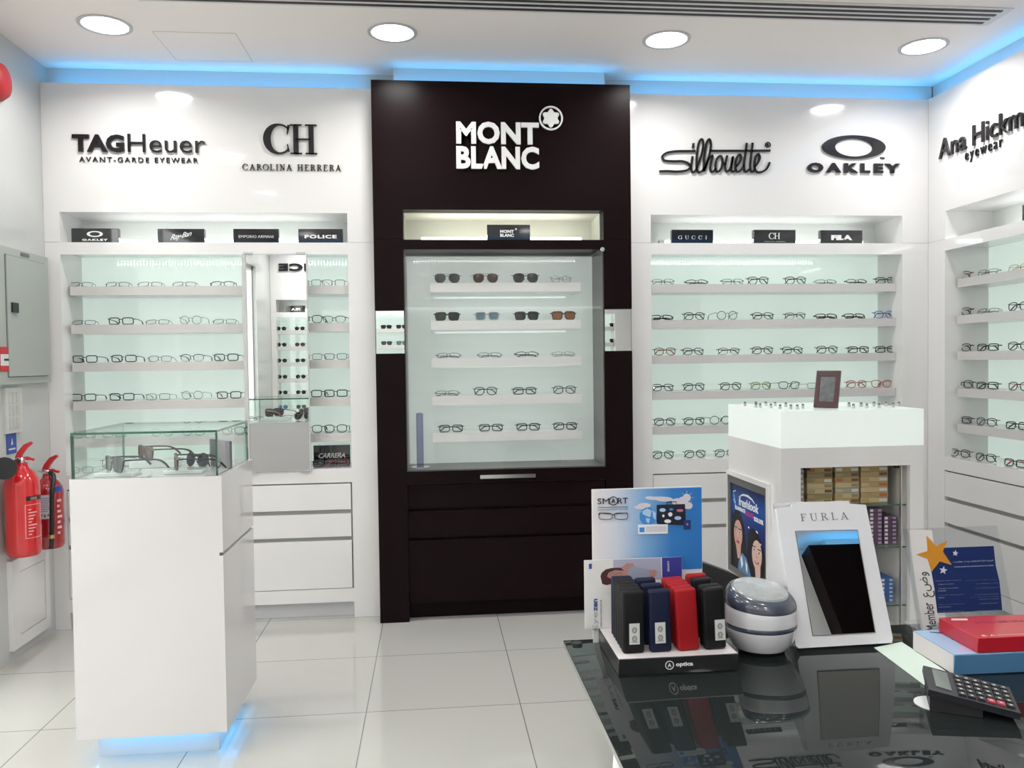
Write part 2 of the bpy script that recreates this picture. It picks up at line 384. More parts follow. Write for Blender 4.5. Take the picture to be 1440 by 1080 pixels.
# ================================================================== DISPLAY UNITS
ZS = [1.769, 1.570, 1.373, 1.172, .978]      # shelf tops
ZB = .797                                    # display floor
def white_unit(name, loc, rotz, w, n0, n1, label, group=None, strips=True, fascia_z=2.793, nshelf=5, dots=(0., 1.)):
    """local axes: x along the front, y into the wall, z up; niche from n0 to n1"""
    t = empty(name, loc, label, 'display unit', group, (0, 0, rotz)); D = .30
    c = MB()
    c.box(0, w, 0, .07, 2.142, fascia_z)                                   # fascia board
    for a, b in ((0, n0), (n1, w)):
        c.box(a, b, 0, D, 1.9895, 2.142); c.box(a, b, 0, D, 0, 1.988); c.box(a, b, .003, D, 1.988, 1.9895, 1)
    c.box(n0, n1, .0701, D, 2.142, 2.20)                                    # niche ceiling
    c.box(n0, n1, 0, .020, 1.926, 1.988); c.box(n0, n1, .020, D, 1.942, 1.988)      # rail with a light groove behind its lip
    c.box(n0, n1, 0, D, .722, ZB)                                          # display floor
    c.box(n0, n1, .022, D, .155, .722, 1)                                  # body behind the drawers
    c.box(n0, n1, 0, D, .084, .155)
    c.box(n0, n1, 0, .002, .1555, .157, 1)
    c.build('carcass', [gloss_white, recess], t)
    MB().box(n0, n1, D-.02, D-.005, 1.988, 2.142).build('niche_back', niche_white, t)
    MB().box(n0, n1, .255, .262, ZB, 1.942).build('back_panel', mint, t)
    MB().box(n0, n1, .045, .055, 0, .084).build('plinth', plinth_m, t)
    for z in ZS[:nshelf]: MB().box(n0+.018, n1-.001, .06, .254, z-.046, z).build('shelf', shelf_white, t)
    for z0, z1 in ((.578, .715), (.434, .556), (.159, .413)):
        MB().box(n0+.002, n1-.008, 0, .018, z0, z1).build('drawer', gloss_white, t)
    if strips:
        tb = MB(); tb.tube([(n0+.12, .2, 2.018), (n1-.12, .2, 2.018)], .014, 10)
        for x in (n0+.1, n1-.13): tb.box(x, x+.03, .185, .22, 1.989, 2.03, 1)
        tb.build('tube_lamp', [tube_m, matt_white], t)
        area('tube_glow', ((n0+n1)/2, .17, 2.03), (R(-150), 0, 0), n1-n0-.3, .03, NICHE_W, (.93, 1, .96), t)
        ld = MB(); k = 0; a0 = n0+(n1-n0)*dots[0]+.03; a1 = n0+(n1-n0)*dots[1]-.03
        x = a0
        while x < a1: ld.box(x, x+.005, .0202, .0215, 1.928, 1.940); x += .0175
        ld.build('led_row', led_m, t)
    return t
white_unit('display_unit', (XL+.001, YW, 0), 0, 1.662, .075, 1.519, 'glossy white wall display unit left of the dark cabinet', 'white wall display units', dots=(.05, 1))
white_unit('display_unit', (1.063, YW, 0), 0, XR-1.063, .140, 1.588, 'glossy white wall display unit right of the dark cabinet', 'white wall display units', dots=(0, .82))
white_unit('display_unit', (XR, YW-.001, 0), -PI/2, 3.4, .151, 1.60, 'glossy white display unit along the right wall', 'white wall display units', dots=(.15, 1))
white_unit('display_unit', (2.805, -1.50, 0), PI, 4.753, .52, 4.69, 'glossy white sunglasses display unit on the wall behind the viewer', 'white wall display units')

# dark centre unit ---------------------------------------------------
YD = 4.24
dk = empty('display_cabinet', (0, YD, 0), 'tall dark wenge display cabinet with glazed sunglasses window in the middle', 'display cabinet')
x0, x1, a, b = -.286, 1.061, -.135, .912
c = MB(); D = .34
c.box(x0, x1, 0, .08, 2.139, 2.797)
for p, q in ((x0, a), (b, x1)):
    c.box(p, q, 0, .11, 1.9905, 2.139); c.box(p, q, 0, .11, 1.623, 1.989); c.box(p, q, .003, .11, 1.989, 1.9905); c.box(p, q, .012, .11, 1.397, 1.623); c.box(p, q, 0, .11, 0, 1.397)
c.box(a, b, .0801, D, 2.139, 2.18); c.box(a, b, 0, .020, 1.935, 1.985); c.box(a, b, .020, D, 1.948, 1.985)
c.box(a, b, .0, D, .716, .786); c.box(a, b, .035, D, .09, .716); c.box(a, b, .075, .1, 0, .09)
c.build('carcass', wenge, dk)
MB().box(a, b, .31, .33, 1.985, 2.139).box(a, a+.004, .08, .31, 1.985, 2.139).box(b-.004, b, .08, .31, 1.985, 2.139).box(a, b, .08, .31, 1.985, 1.9865).box(a, b, .08, .31, 2.136, 2.139).build('niche_lining', mat('niche_warm', (.80, .80, .74), .4), dk)
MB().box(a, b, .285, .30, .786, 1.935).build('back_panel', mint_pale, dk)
gl = mat('lining_grey', (.16, .155, .15), .35)
MB().box(a, a+.006, .012, .285, .786, 1.935).box(b-.006, b, .012, .285, .786, 1.935).box(a+.006, b-.006, .012, .285, .786, .792).build('window_lining', gl, dk)
for z in ZS: MB().box(0.0, .80, .07, .285, z-.048, z).build('shelf', gloss_white, dk)
for z0, z1 in ((.592, .712), (.439, .576), (.093, .423)):
    MB().box(a+.004, b-.004, .012, .034, z0, z1).build('drawer', wenge, dk)
dr = MB().box(a+.006, b-.006, .004, .009, .790, 1.928, 0).build('glass_door', door_glass, dk)
MB().box(.243, .535, -.012, 0, .741, .760).build('handle', chrome, dr)
MB().lathe([(.012, 0), (.012, .006), (.009, .009), (0, .009)], k=16).build('lock', chrome, dr, (.905, -.002, 1.935), (PI/2, 0, 0))
tb = MB(); tb.tube([(-.045, .2, 2.015), (.83, .2, 2.015)], .014, 10); tb.build('tube_lamp', mat('tube_lamp_warm', (1, 1, 1), .5, emit=(1, 1, .9), es=2.2), dk)
area('tube_glow', (.39, .17, 2.03), (R(-150), 0, 0), .85, .03, NICHE_W*.8, (1, 1, .9), dk)
for z in ZS: area('shelf_glow', (.40, .12, z-.05), (R(22), 0, 0), 0.76, .01, .16, (.93, 1, .97), dk)
ld = MB(); x = a+.04
while x < b-.06: ld.box(x, x+.005, .0202, .0215, 1.937, 1.945); x += .0175
ld.build('led_row', mat('led_dim', (1, 1, 1), .5, emit=(1, 1, .97), es=22), dk, merge=False)
# two small mirrors let into the stiles
for p, q, s in ((x0+.004, a-.003, 'left'), (b+.003, x1-.004, 'right')):
    MB().box(p, q, .004, .010, 1.400, 1.620).build('mirror_panel', mirror_m, dk, label='small rectangular mirror set in the %s stile' % s)
# clear round tube stand inside the window, bottom left
st = empty('tube_stand', (-.068, YD+.10, .7925), 'clear lilac acrylic tube stand inside the dark cabinet window, bottom left', 'stand')
MB().lathe([(.05, 0), (.05, .006), (0, .006)], k=28).build('base', mat('lilac_acrylic', (.45, .46, .55), .15, coat=1), st)
MB().lathe([(.0, .006), (.019, .006), (.019, .29), (.0, .295)], k=20).build('tube', glassmat('lilac_clear', (.60, .62, .74), 1.6), st)

# mirror in front of the left unit -----------------------------------
mL, mR = P(343, 510, Y=YW-.012).x, P(433, 510, Y=YW-.012).x
mr = empty('standing_mirror', ((mL+mR)/2, YW-.012, .790), 'tall narrow frameless mirror in front of the left white display unit', 'mirror')
w = mR-mL
MB().box(-w/2+.022, w/2, 0, .006, 0, 1.132).build('mirror_glass', mirror_m, mr)
MB().box(-w/2, -w/2+.02, -.004, .008, 0, 1.132).box(w/2, w/2+.006, -.002, .008, 0, 1.132).box(-w/2, w/2, 0, .008, 1.132, 1.138).build('side_rail', mat('rail_grey', (.55, .55, .54), .35), mr)
for x in (-w/2+.01, w/2-.05):
    for z in (1.136, -.008): MB().box(x, x+.045, -.006, .008, z, z+.010).build('clip', steel, mr)

# ================================================================== BRAND LETTERING ON THE FASCIAS
def wl(u, v, Y): p = P(u, v, Y=Y); return p.x, p.z
def fit(u0, u1, v0, v1, Y):
    m0, m1 = wl(u0, (v0+v1)/2, Y), wl(u1, (v0+v1)/2, Y); t0, t1 = wl((u0+u1)/2, v0, Y)[1], wl((u0+u1)/2, v1, Y)[1]
    return m0[0], m1[0], t1, t0
YS = YW; D0, D1 = YW-.0130, YW-.0005
def sign(name, label): return empty(name, (0, 0, 0), label, 'sign', 'brand lettering on the fascias')
def place(mb, name, m, root, org):
    mb.xf(Matrix.Translation(-Vector(org))); return mb.build(name, m, root, merge=False)
def make_sign(label, parts, org):
    t = sign('fascia_sign', label); t.location = org
    for nm, mb, m in parts: place(mb, nm, m, t, org)
    return t
Fw = lambda aa, bb, d: (aa, d, bb)
make_sign('black TAGHeuer lettering over AVANT-GARDE EYEWEAR on the left white fascia', [
    ('lettering', text_mb('Heuer', *fit(180.5, 289, 189.7, 215.3, YS), Fw, D0, D1, bold=-.004, mb=text_mb('TAG', *fit(102.5, 175.6, 189.7, 214.4, YS), Fw, D0, D1, bold=.042)), black_acr),
    ('tagline', text_mb('AVANT-GARDE EYEWEAR', *fit(112, 278.6, 221.6, 228.8, YS), Fw, D0+.006, D1, bold=.004, space=1.35), black_acr)], (P(195, 210, Y=YS).x, YS, P(195, 215, Y=YS).z))
# CH monogram
x0_, x1_, z0_, z1_ = fit(374.7, 446, 175.5, 217, YS); Hh = z1_-z0_; Ww = x1_-x0_
m = MB(); pts = []; ws = []
for i in range(41):
    aa = R(42+(318-42)*i/40); pts.append((x0_+Ww*.26+Ww*.245*math.cos(aa), z0_+Hh*.5+Hh*.485*math.sin(aa))); ws.append(.008+.030*max(0, -math.cos(aa))**1.3)
m.ribbon(pts, ws, Fw, D0, D1); m.ribbon([(x0_+Ww*.415, z0_+Hh*.66), (x0_+Ww*.445, z0_+Hh*.97)], [.004, .012], Fw, D0, D1); m.ribbon([(x0_+Ww*.415, z0_+Hh*.33), (x0_+Ww*.44, z0_+Hh*.08)], [.004, .010], Fw, D0, D1)
for xx in (.585, .885):
    m.ribbon([(x0_+Ww*xx, z0_), (x0_+Ww*xx, z1_)], .026, Fw, D0, D1)
    for zz in (z0_+.003, z1_-.003): m.ribbon([(x0_+Ww*(xx-.115), zz), (x0_+Ww*(xx+.115), zz)], .006, Fw, D0, D1)
m.ribbon([(x0_+Ww*.585, z0_+Hh*.5), (x0_+Ww*.885, z0_+Hh*.5)], .007, Fw, D0, D1)
make_sign('black CH monogram over CAROLINA HERRERA on the left white fascia', [('monogram', m, black_acr),
    ('lettering', serif_mb('CAROLINA HERRERA', *fit(341.4, 479.7, 231.5, 240.2, YS), Fw, D0+.006, D1, gap=.2), black_acr)], (P(410, 210, Y=YS).x, YS, P(410, 210, Y=YS).z))
# mont blanc
d0, d1 = YD-.0130, YD-.0005
mb_ = text_mb('MONT', *fit(641.4, 757.5, 172.2, 203.6, YD), Fw, d0, d1, bold=.040, space=1.02); text_mb('BLANC', *fit(641.6, 757.8, 206.5, 238.6, YD), Fw, d0, d1, bold=.040, space=1.02, mb=mb_)
def emblem(cx, cz, r, d0, d1):
    e = MB(); e.ringprism(ell(cx, cz, r, r, 40), ell(cx, cz, r*.87, r*.87, 40), Fw, d0, d1)
    n = 72; q = [(cx+r*(.66+.105*math.cos(6*(2*PI*i/n)+PI))*math.cos(2*PI*i/n), cz+r*(.66+.105*math.cos(6*(2*PI*i/n)+PI))*math.sin(2*PI*i/n)) for i in range(n)]
    return e.prism(q, Fw, d0, d1)
ec = wl(774.4, 166.9, YD)
make_sign('white MONT BLANC lettering with round star emblem on the dark cabinet', [('lettering', mb_, white_letters), ('emblem', emblem(ec[0], ec[1], .0625, d0, d1), white_letters)], (P(705, 205, Y=YD).x, YD, P(705, 205, Y=YD).z))
# silhouette script
sil = [[(485, 238), (380, 238), (290, 240), (205, 252), (155, 280), (150, 305), (175, 333), (260, 341), (340, 340), (400, 355), (430, 385), (425, 412), (385, 435), (300, 445), (200, 440), (120, 443)],
       [(455, 290), (446, 350), (440, 410), (452, 448), (475, 445), (497, 410)], [(465, 158), (459, 205)],
       [(497, 410), (530, 320), (558, 220), (562, 145), (545, 117), (522, 145), (505, 220), (495, 330), (497, 420), (520, 452), (550, 440), (575, 400)],
       [(575, 440), (605, 340), (630, 250), (640, 160), (624, 117), (600, 145), (584, 220), (570, 330), (566, 445)], [(566, 440), (600, 350), (640, 290), (658, 290), (645, 350), (633, 410), (645, 447), (670, 440), (690, 410)],
       [(752, 300), (735, 285), (705, 310), (687, 370), (690, 430), (715, 445), (745, 410), (757, 350), (752, 300)], [(757, 360), (790, 372)],
       [(806, 282), (792, 340), (783, 400), (795, 443), (820, 435), (848, 380), (862, 290), (848, 370), (846, 430), (865, 447), (890, 430)],
       [(893, 400), (930, 350), (947, 300), (930, 272), (905, 300), (890, 360), (892, 425), (915, 448), (950, 420), (975, 380)],
       [(1003, 155), (990, 260), (975, 370), (980, 435), (1000, 447), (1025, 420)], [(1062, 155), (1050, 260), (1037, 370), (1042, 435), (1062, 448), (1085, 420)],
       [(1082, 400), (1118, 350), (1135, 300), (1120, 268), (1097, 290), (1082, 350), (1085, 420), (1110, 450), (1160, 446), (1205, 415), (1236, 350)],
       [(628, 235), (900, 235), (1240, 233)]]
def smooth(pts, k=3):
    out = []; n = len(pts)
    for i in range(n-1):
        p0, p1, p2, p3 = [Vector(pts[min(max(j, 0), n-1)]) for j in (i-1, i, i+1, i+2)]
        for s in range(k):
            t = s/k; out.append(tuple(.5*((2*p1)+(-p0+p2)*t+(2*p0-5*p1+4*p2-p3)*t*t+(-p0+3*p1-3*p2+p3)*t**3)))
    return out+[tuple(pts[-1])]
m = MB()
for s_ in sil:
    m.ribbon(smooth([wl(910+x/7.2, 180+y/7.2, YS) for x, y in s_]), .0105, Fw, D0, D1)
rc = wl(1079.4, 203.9, YS); m2 = MB().ringprism(ell(*rc, .016, .016, 24), ell(*rc, .012, .012, 24), Fw, D0+.006, D1); text_mb('R', rc[0]-.006, rc[0]+.006, rc[1]-.008, rc[1]+.008, Fw, D0+.006, D1, bold=.02, mb=m2)
make_sign('black handwritten Silhouette lettering on the right white fascia', [('lettering', m, black_acr), ('registered_mark', m2, black_acr)], (P(1005, 220, Y=YS).x, YS, P(1005, 220, Y=YS).z))
# oakley
def oak_ellipse(u0, u1, v0, v1, i0, i1, j0, j1, Y, d0, d1):
    A = fit(u0, u1, v0, v1, Y); B = fit(i0, i1, j0, j1, Y)
    return MB().ringprism(ell((A[0]+A[1])/2, (A[2]+A[3])/2, (A[1]-A[0])/2, (A[3]-A[2])/2, 56), ell((B[0]+B[1])/2, (B[2]+B[3])/2, (B[1]-B[0])/2, (B[3]-B[2])/2, 56), Fw, d0, d1)
oa = oak_ellipse(1155.3, 1243.9, 191, 223.6, 1173, 1226, 195.2, 220.8, YS, D0, D1)
ot = text_mb('OAKLEY', *fit(1134.4, 1264.2, 230, 243.6, YS), Fw, D0, D1, bold=.052, space=1.45); text_mb('TM', *fit(1237, 1243, 221.5, 224, YS), Fw, D0+.006, D1, bold=.02, mb=ot)
make_sign('black oval ring over OAKLEY lettering on the right white fascia', [('emblem', oa, black_acr), ('lettering', ot, black_acr)], (P(1199, 215, Y=YS).x, YS, P(1199, 215, Y=YS).z))
# Ana Hickmann on the right wall (frame: a = distance from the corner towards the room)
Fr = lambda aa, bb, d: (XR-.0005-d, YW-aa, bb)
def rw(u, v): p = P(u, v, X=XR); return YW-p.y, p.z
pa, pb = rw(1322.5, 222), rw(1327, 195.3); pc = rw(1440, 178)
zb = pa[1]; zt = rw(1361, 180.6)[1]; aend = rw(1440, 170)[0]+.21
m = text_mb('Ana Hickmann', pa[0], aend, zb-.01, zt, Fr, 0, .012, bold=.004)
e0, e1 = rw(1358.6, 227.8), rw(1411, 211)
m3 = text_mb('eyewear', e0[0], e1[0], e0[1]-.012, e0[1]+.045, Fr, 0, .008, bold=-.005, space=1.35)
make_sign('black Ana Hickmann lettering over eyewear on the right wall fascia', [('lettering', m, black_acr), ('tagline', m3, black_acr)], (XR, YW-.5, zb))
# POLICE on the fascia behind the viewer, seen in the mirror
Fo = lambda aa, bb, d: (-aa, -1.50+d, bb)
make_sign('black POLICE lettering on the fascia behind the viewer', [('lettering', text_mb('POLICE', -P(392, 377, Y=10.21).x-.80, -P(392, 377, Y=10.21).x, P(400, 381.5, Y=10.21).z, P(400, 370.5, Y=10.21).z, Fo, 0.0005, .02, bold=.06, space=1.15), black_acr)], (-1.35, -1.50, 2.48))

# ================================================================== BRAND BLOCKS
def block(u0, u1, v0, v1, Y, label, deco, thick=.03, zb=None):
    A = fit(u0, u1, v0, v1, Y); w = A[1]-A[0]; h = A[3]-A[2]; zb = 1.9882 if zb is None else zb
    t = empty('brand_block', ((A[0]+A[1])/2, Y, zb), label, 'sign block', 'small black brand blocks')
    MB().rbox(-w/2, w/2, 0, thick, 0, h, .0015, 1).build('block', black_gloss, t)
    g = MB(); deco(g, w, h); g.build('lettering', white_letters, t, merge=False); return t
F0 = lambda aa, bb, d: (aa, -d, bb)
def dk_oak(g, w, h):
    g.ringprism(ell(0, h*.62, w*.17, h*.20, 40), ell(0, h*.62, w*.11, h*.13, 40), F0, .0002, .0012); text_mb('OAKLEY', -w*.27, w*.27, h*.16, h*.30, F0, .0002, .0012, bold=.05, space=1.3, mb=g)
def dk_ray(g, w, h):
    text_mb('Ray-Ban', -w*.23, w*.23, h*.26, h*.72, lambda aa, bb, d: (aa, -d, bb+aa*.22), .0002, .0012, bold=.005, shear=.5, space=.9, mb=g)
def dk_txt(s, k=.36, bold=.03, hh=.2, sp=1.1, shear=0.):
    return lambda g, w, h: text_mb(s, -w*k, w*k, h*(.47-hh/2), h*(.47+hh/2), F0, .0002, .0012, bold=bold, space=sp, shear=shear, mb=g)
def dk_mb(g, w, h):
    text_mb('MONT', -w*.2, w*.12, h*.46, h*.66, F0, .0002, .0012, bold=.05, mb=g); text_mb('BLANC', -w*.2, w*.12, h*.2, h*.41, F0, .0002, .0012, bold=.05, mb=g); g.prism(ell(w*.17, h*.72, .0045, .0045, 12), F0, .0002, .0012)
def dk_gucci(g, w, h): serif_mb('GUCCI', -w*.35, w*.35, h*.33, h*.58, F0, .0002, .0012, gap=.55, mb=g)
def dk_ch(g, w, h):
    serif_mb('CH', -w*.14, w*.13, h*.35, h*.78, F0, .0002, .0012, gap=-.1, mb=g); serif_mb('CAROLINA HERRERA', -w*.25, w*.25, h*.14, h*.2, F0, .0002, .0010, gap=.2, mb=g)
BY = YW+.035
block(100, 166.5, 317.5, 338.5, BY, 'black block with oval ring and OAKLEY in the top niche, leftmost', dk_oak)
block(221.5, 287.5, 318.5, 339, BY, 'black block with handwritten Ray-Ban lettering in the top niche', dk_ray)
block(328, 392, 319.5, 340, BY, 'black block with faint EMPORIO ARMANI lettering in the top niche', dk_txt('EMPORIO ARMANI', .38, -.01, .18, 1.0))
block(419.5, 482, 320.5, 341, BY, 'black block with POLICE lettering in the top niche', dk_txt('POLICE', .36, .045, .24, 1.15))
block(945, 1003, 322, 342, BY, 'black block with GUCCI lettering in the top niche of the right unit', dk_gucci)
block(1060, 1119, 321.5, 341.5, BY, 'black block with small CH monogram in the top niche of the right unit', dk_ch)
block(1154, 1213, 321, 340.5, BY, 'black block with FILA lettering in the top niche of the right unit', dk_txt('FILA', .25, .07, .36, 1.0))
block(685, 745.5, 315.5, 337, YD+.03, 'black MONT BLANC block in the lit niche of the dark cabinet', dk_mb)
block(441, 492.5, 633, 660, YW+.18, 'black CARRERA block at the bottom of the left display unit', dk_txt('CARRERA', .36, .02, .26, 1.0, .3), zb=ZB)
pb_ = P(1441, 300, X=XR+.05)
t = empty('brand_block', (XR+.04, pb_.y-.08, 1.9882), 'black block in the top niche of the right wall unit, cut by the picture edge', 'sign block', 'small black brand blocks', (0, 0, -PI/2))
MB().rbox(-.085, .085, 0, .03, 0, .085, .0015, 1).build('block', black_gloss, t)
# block behind the viewer, seen in the tall mirror
t = empty('brand_block', (P(402, 430, Y=10.25).x+.115, -1.55, 1.9882), 'black FILA block on the display unit behind the viewer', 'sign block', 'small black brand blocks', (0, 0, PI))
MB().rbox(-.115, .115, 0, .03, 0, .085, .0015, 1).build('block', black_gloss, t)
text_mb('FILA', -.055, .055, .025, .055, F0, .0002, .0012, bold=.07).build('lettering', white_letters, t)

# ================================================================== GLASSES
GC = dict(bk=(.010, .010, .012), gy=(.055, .057, .06), tt=(.22, .06, .02), bl=(.03, .08, .35), rd=(.42, .03, .04), gd=(.45, .33, .12), br=(.045, .016, .013), cl=(.45, .46, .48),
          or_=(.75, .26, .04), gn=(.20, .24, .05), sv=(.30, .31, .32), wh=(.7, .7, .68))
CW = dict(bk='black', gy='grey', tt='tortoiseshell', bl='blue', rd='red', gd='gold', br='dark brown', cl='clear', or_='orange', gn='olive', sv='silver', wh='white')
def outline(shape, w, h, n=22):
    o = []
    for i in range(n):
        t_ = 2*PI*i/n; c, s = math.cos(t_), math.sin(t_)
        if shape == 'rect': e = .42
        elif shape == 'round': e = 1.0
        elif shape == 'panto': e = .72
        elif shape == 'way': e = .5
        else: e = .8
        x = math.copysign(abs(c)**e, c)*w/2; z = math.copysign(abs(s)**e, s)*h/2
        if shape == 'panto': x *= 1+.10*z/(h/2)
        if shape == 'way': x *= 1+.13*z/(h/2)
        if shape == 'avi': x *= 1+.10*z/(h/2); z = z-(.10*h*(1-abs(c)) if s < 0 else 0)
        o.append((x, z))
    return o
SHAPES = dict(br=('rect', .052, .034, .0026, 'bold rectangular'), tr=('rect', .050, .031, .0014, 'thin-rimmed rectangular'), ro=('round', .046, .042, .0013, 'thin round'),
              pa=('panto', .050, .040, .0022, 'rounded acetate'), hr=('panto', .050, .036, .0022, 'browline'), wf=('way', .053, .043, .0030, 'square'), av=('avi', .058, .049, .0010, 'aviator'), cr=('round', .050, .046, .0019, 'round'))
PROTO = {}
def glasses(key, loc, rotz, label, group):
    sh, col, fold, tilt, lens, tcol = key
    cat = 'sunglasses' if lens else 'eyeglasses'; nm = 'sunglasses' if lens else 'eyeglasses'
    if key in PROTO:
        o = copy_tree(PROTO[key])
    else:
        shape, w, h, r, _ = SHAPES[sh]; o = empty(nm, (0, 0, 0), '', cat)
        fm_ = mat('frame_'+col, GC[col], .2, coat=.6) if r > .001 else mat('wire_'+col, GC[col], .3, metal=.4)
        tm = mat('temple_'+tcol, GC[tcol], .25, coat=.4)
        gx = w/2+.0085; zc = h/2+r; ol = outline(shape, w, h)
        TM = Matrix.Rotation(-tilt, 4, 'X')
        def wrap(x, y, z): return (x, y+abs(x)**2*1.6, z)
        f = MB()
        for s in (-1, 1):
            pts = [wrap(s*(gx+x), 0, zc+z) for x, z in ol]
            if sh == 'hr':
                n = len(pts); up = [pts[i % n] for i in range(-1, n//2+2)]; f.tube(pts, .0009, 6, True); f.tube(up, r, 6, False, flat=.8)
            else: f.tube(pts, r, 6, True, flat=1)
            f.tube([wrap(s*(gx+w/2-.001), 0, zc+h*.30), wrap(s*(gx+w/2+.008), .003, zc+h*.33)], max(r, .0014), 6)
            f.tube([wrap(s*.0085, .001, zc+.002), wrap(s*.007, .008, zc-.005), wrap(s*.0065, .008, zc-.010)], .0013, 5)
        f.tube([wrap(-.0095, 0, zc+h*.18), (-.004, -.001, zc+h*.26), (.004, -.001, zc+h*.26), wrap(.0095, 0, zc+h*.18)], max(r*.9, .0010), 6)
        if sh == 'av': f.tube([wrap(-.016, 0, zc+h*.42), wrap(0, -.001, zc+h*.45), wrap(.016, 0, zc+h*.42)], .0010, 6)
        f.xf(TM); zmin = min(p[2] for p in f.v); DN = Matrix.Translation((0, 0, -zmin+.0002)); f.xf(DN)
        f.build('frame_front', fm_, o)
        for s in (-1, 1):
            lm = MB(); n = len(ol); pts = [Vector(wrap(s*(gx+x*.97), 0, zc+z*.97)) for x, z in ol]; ctr = Vector(wrap(s*gx, -.0015, zc))
            bk = [p+Vector((0, .0012, 0)) for p in pts]; cb = ctr+Vector((0, .0012, 0)); q = pts+[ctr]+bk+[cb]
            fs = [(i, (i+1) % n, n) for i in range(n)]+[(n+1+(i+1) % n, n+1+i, 2*n+1) for i in range(n)]+[(i, n+1+i, n+1+(i+1) % n, (i+1) % n) for i in range(n)]
            lm.add(q, fs, 0, True).xf(TM).xf(DN); lm.build('lens', lens_mat(lens), o)
            tm_ = MB(); hx = gx+w/2+.008; hz = zc+h*.33; hy = hx*hx*1.6+.003; tr_ = max(r*.85, .0011)
            if fold == 'open':
                tip = -zmin*0
                pa_ = [(s*hx, hy, hz), (s*(hx+.001), .06, hz-.002), (s*hx, .105, hz-.006), (s*(hx-.003), .128, hz*.55+.001), (s*(hx-.006), .145, .004)]
                rr = [tr_, tr_, tr_*1.1, tr_*1.5, tr_*1.3]
            else:
                k = 0 if s < 0 else .005
                pa_ = [(s*hx, hy, hz), (s*(hx-.006), hy+.006+k, hz), (s*(-.025), .013+k, hz-.004), (s*(-.042), .013+k, hz*.66), (s*(-.058), .013+k, .006)]
                rr = [tr_, tr_, tr_*1.1, tr_*1.6, tr_*1.3]
            tm_.tube(smooth3(pa_, 3), interp(rr, 3), 6).xf(TM).xf(DN); 
            lowest = min(p[2] for p in tm_.v)
            if lowest < 0: tm_.v = [(x, y, max(z, .0003)) for x, y, z in tm_.v]
            tm_.build('temple', tm, o)
        PROTO[key] = o
    o.location = loc; o.rotation_euler = (0, 0, rotz); o['label'] = label; o['category'] = cat; o['group'] = group
    return o
def smooth3(pts, k):
    out = []; n = len(pts); V = [Vector(p) for p in pts]
    for i in range(n-1):
        p0, p1, p2, p3 = [V[min(max(j, 0), n-1)] for j in (i-1, i, i+1, i+2)]
        for s in range(k):
            t = s/k; out.append(.5*((2*p1)+(-p0+p2)*t+(2*p0-5*p1+4*p2-p3)*t*t+(-p0+3*p1-3*p2+p3)*t**3))
    return out+[V[-1]]
def interp(r, k): return [r[i]+(r[i+1]-r[i])*s/k for i in range(len(r)-1) for s in range(k)]+[r[-1]]
def lens_mat(l):
    if not l: return lens_clear
    c = dict(dark=(.018, .02, .02), brown=(.06, .032, .028), green=(.018, .024, .02), blue=(.11, .19, .22), amber=(.22, .085, .03), grey=(.05, .055, .055), mirror=(.08, .16, .45), purple=(.018, .018, .035))[l]
    return mat('sun_lens_'+l, c, .2, spec=.3, alpha=.985)
ORD = ['first', 'second', 'third', 'fourth', 'fifth', 'sixth', 'seventh', 'eighth', 'ninth']
ROW = ['top', 'second', 'third', 'fourth', 'fifth', 'bottom']
def desc(key):
    sh, col, fold, tilt, lens, tcol = key
    s = '%s %s %s' % (CW[col], SHAPES[sh][4], 'sunglasses' if lens else 'eyeglasses')
    if lens: s = {'dark': 'dark', 'brown': 'brown-lensed', 'green': 'dark green', 'blue': 'pale blue-lensed', 'amber': 'amber-lensed', 'grey': 'grey-lensed', 'mirror': 'blue mirrored', 'purple': 'dark purple'}[lens]+' %s sunglasses' % SHAPES[sh][4]
    return s
def K(s, fold='folded'):
    """'br bk', 'tr gy t', 'wf bk lens=dark' -> key"""
    p = s.split(); tilt = 0; lens = None; tc = None
    for q in p[2:]:
        if q == 't': tilt = R(42)
        elif q == 'l': tilt = R(22)
        elif q.startswith('lens='): lens = q[5:]
        elif q.startswith('tp='): tc = q[3:]
        elif q in ('open', 'folded'): fold = q
    if not tilt and fold == 'folded': tilt = R(9)
    return (p[0], p[1], fold, tilt, lens, tc or p[1])
def row(items, z, Y, unit, ri, group, fold='folded', rot=0.):
    for i, it in enumerate(items):
        u, s = it[0], it[1]; k = K(s, fold); x = P(u, 540, Y=Y+.0); # x from the pixel column at shelf depth
        vv = 508-(z-CH)*FPX/Y; x = P(u, vv, Y=Y)
        rz = (it[2] if len(it) > 2 else random.uniform(-4, 4)); rz = R(rz)+rot
        glasses(k, (x.x, Y, z+.0004), rz, '%s, %s from left, %s shelf, %s' % (desc(k), ORD[i], ROW[ri], unit), group)
LU = 'left white unit'; G1 = 'eyeglasses on the left white unit'; YG = YW+.095
L_ROWS = [
 [(112, 'tr bk t'), (164, 'tr bk t'), (210, 'tr gy t tp=bk'), (258, 'tr bk t tp=or_'), (312, 'hr bk t'), (436, 'tr bk', -12), (469, 'tr bk')],
 [(116, 'tr gy t'), (170, 'br bk'), (220, 'tr gy t tp=bk'), (268, 'ro gy'), (315, 'tr gy t'), (437, 'pa gy', 0), (470, 'hr bk')],
 [(119, 'br bk'), (174, 'br bk'), (224, 'tr gy l tp=bk'), (270, 'hr bk'), (318, 'br bk'), (437, 'tr bk', 0), (472, 'tr bk')],
 [(117, 'br bk'), (171, 'br bk tp=bl'), (222, 'tr gy'), (270, 'ro bk'), (322, 'br br'), (436, 'br bk', 0), (472, 'br bk')],
 [(117, 'tr gy'), (160, 'tr gy'), (228, 'ro gy'), (272, 'ro gy'), (328, 'pa gy'), (437, 'pa bk', 0), (472, 'pa bk')]]
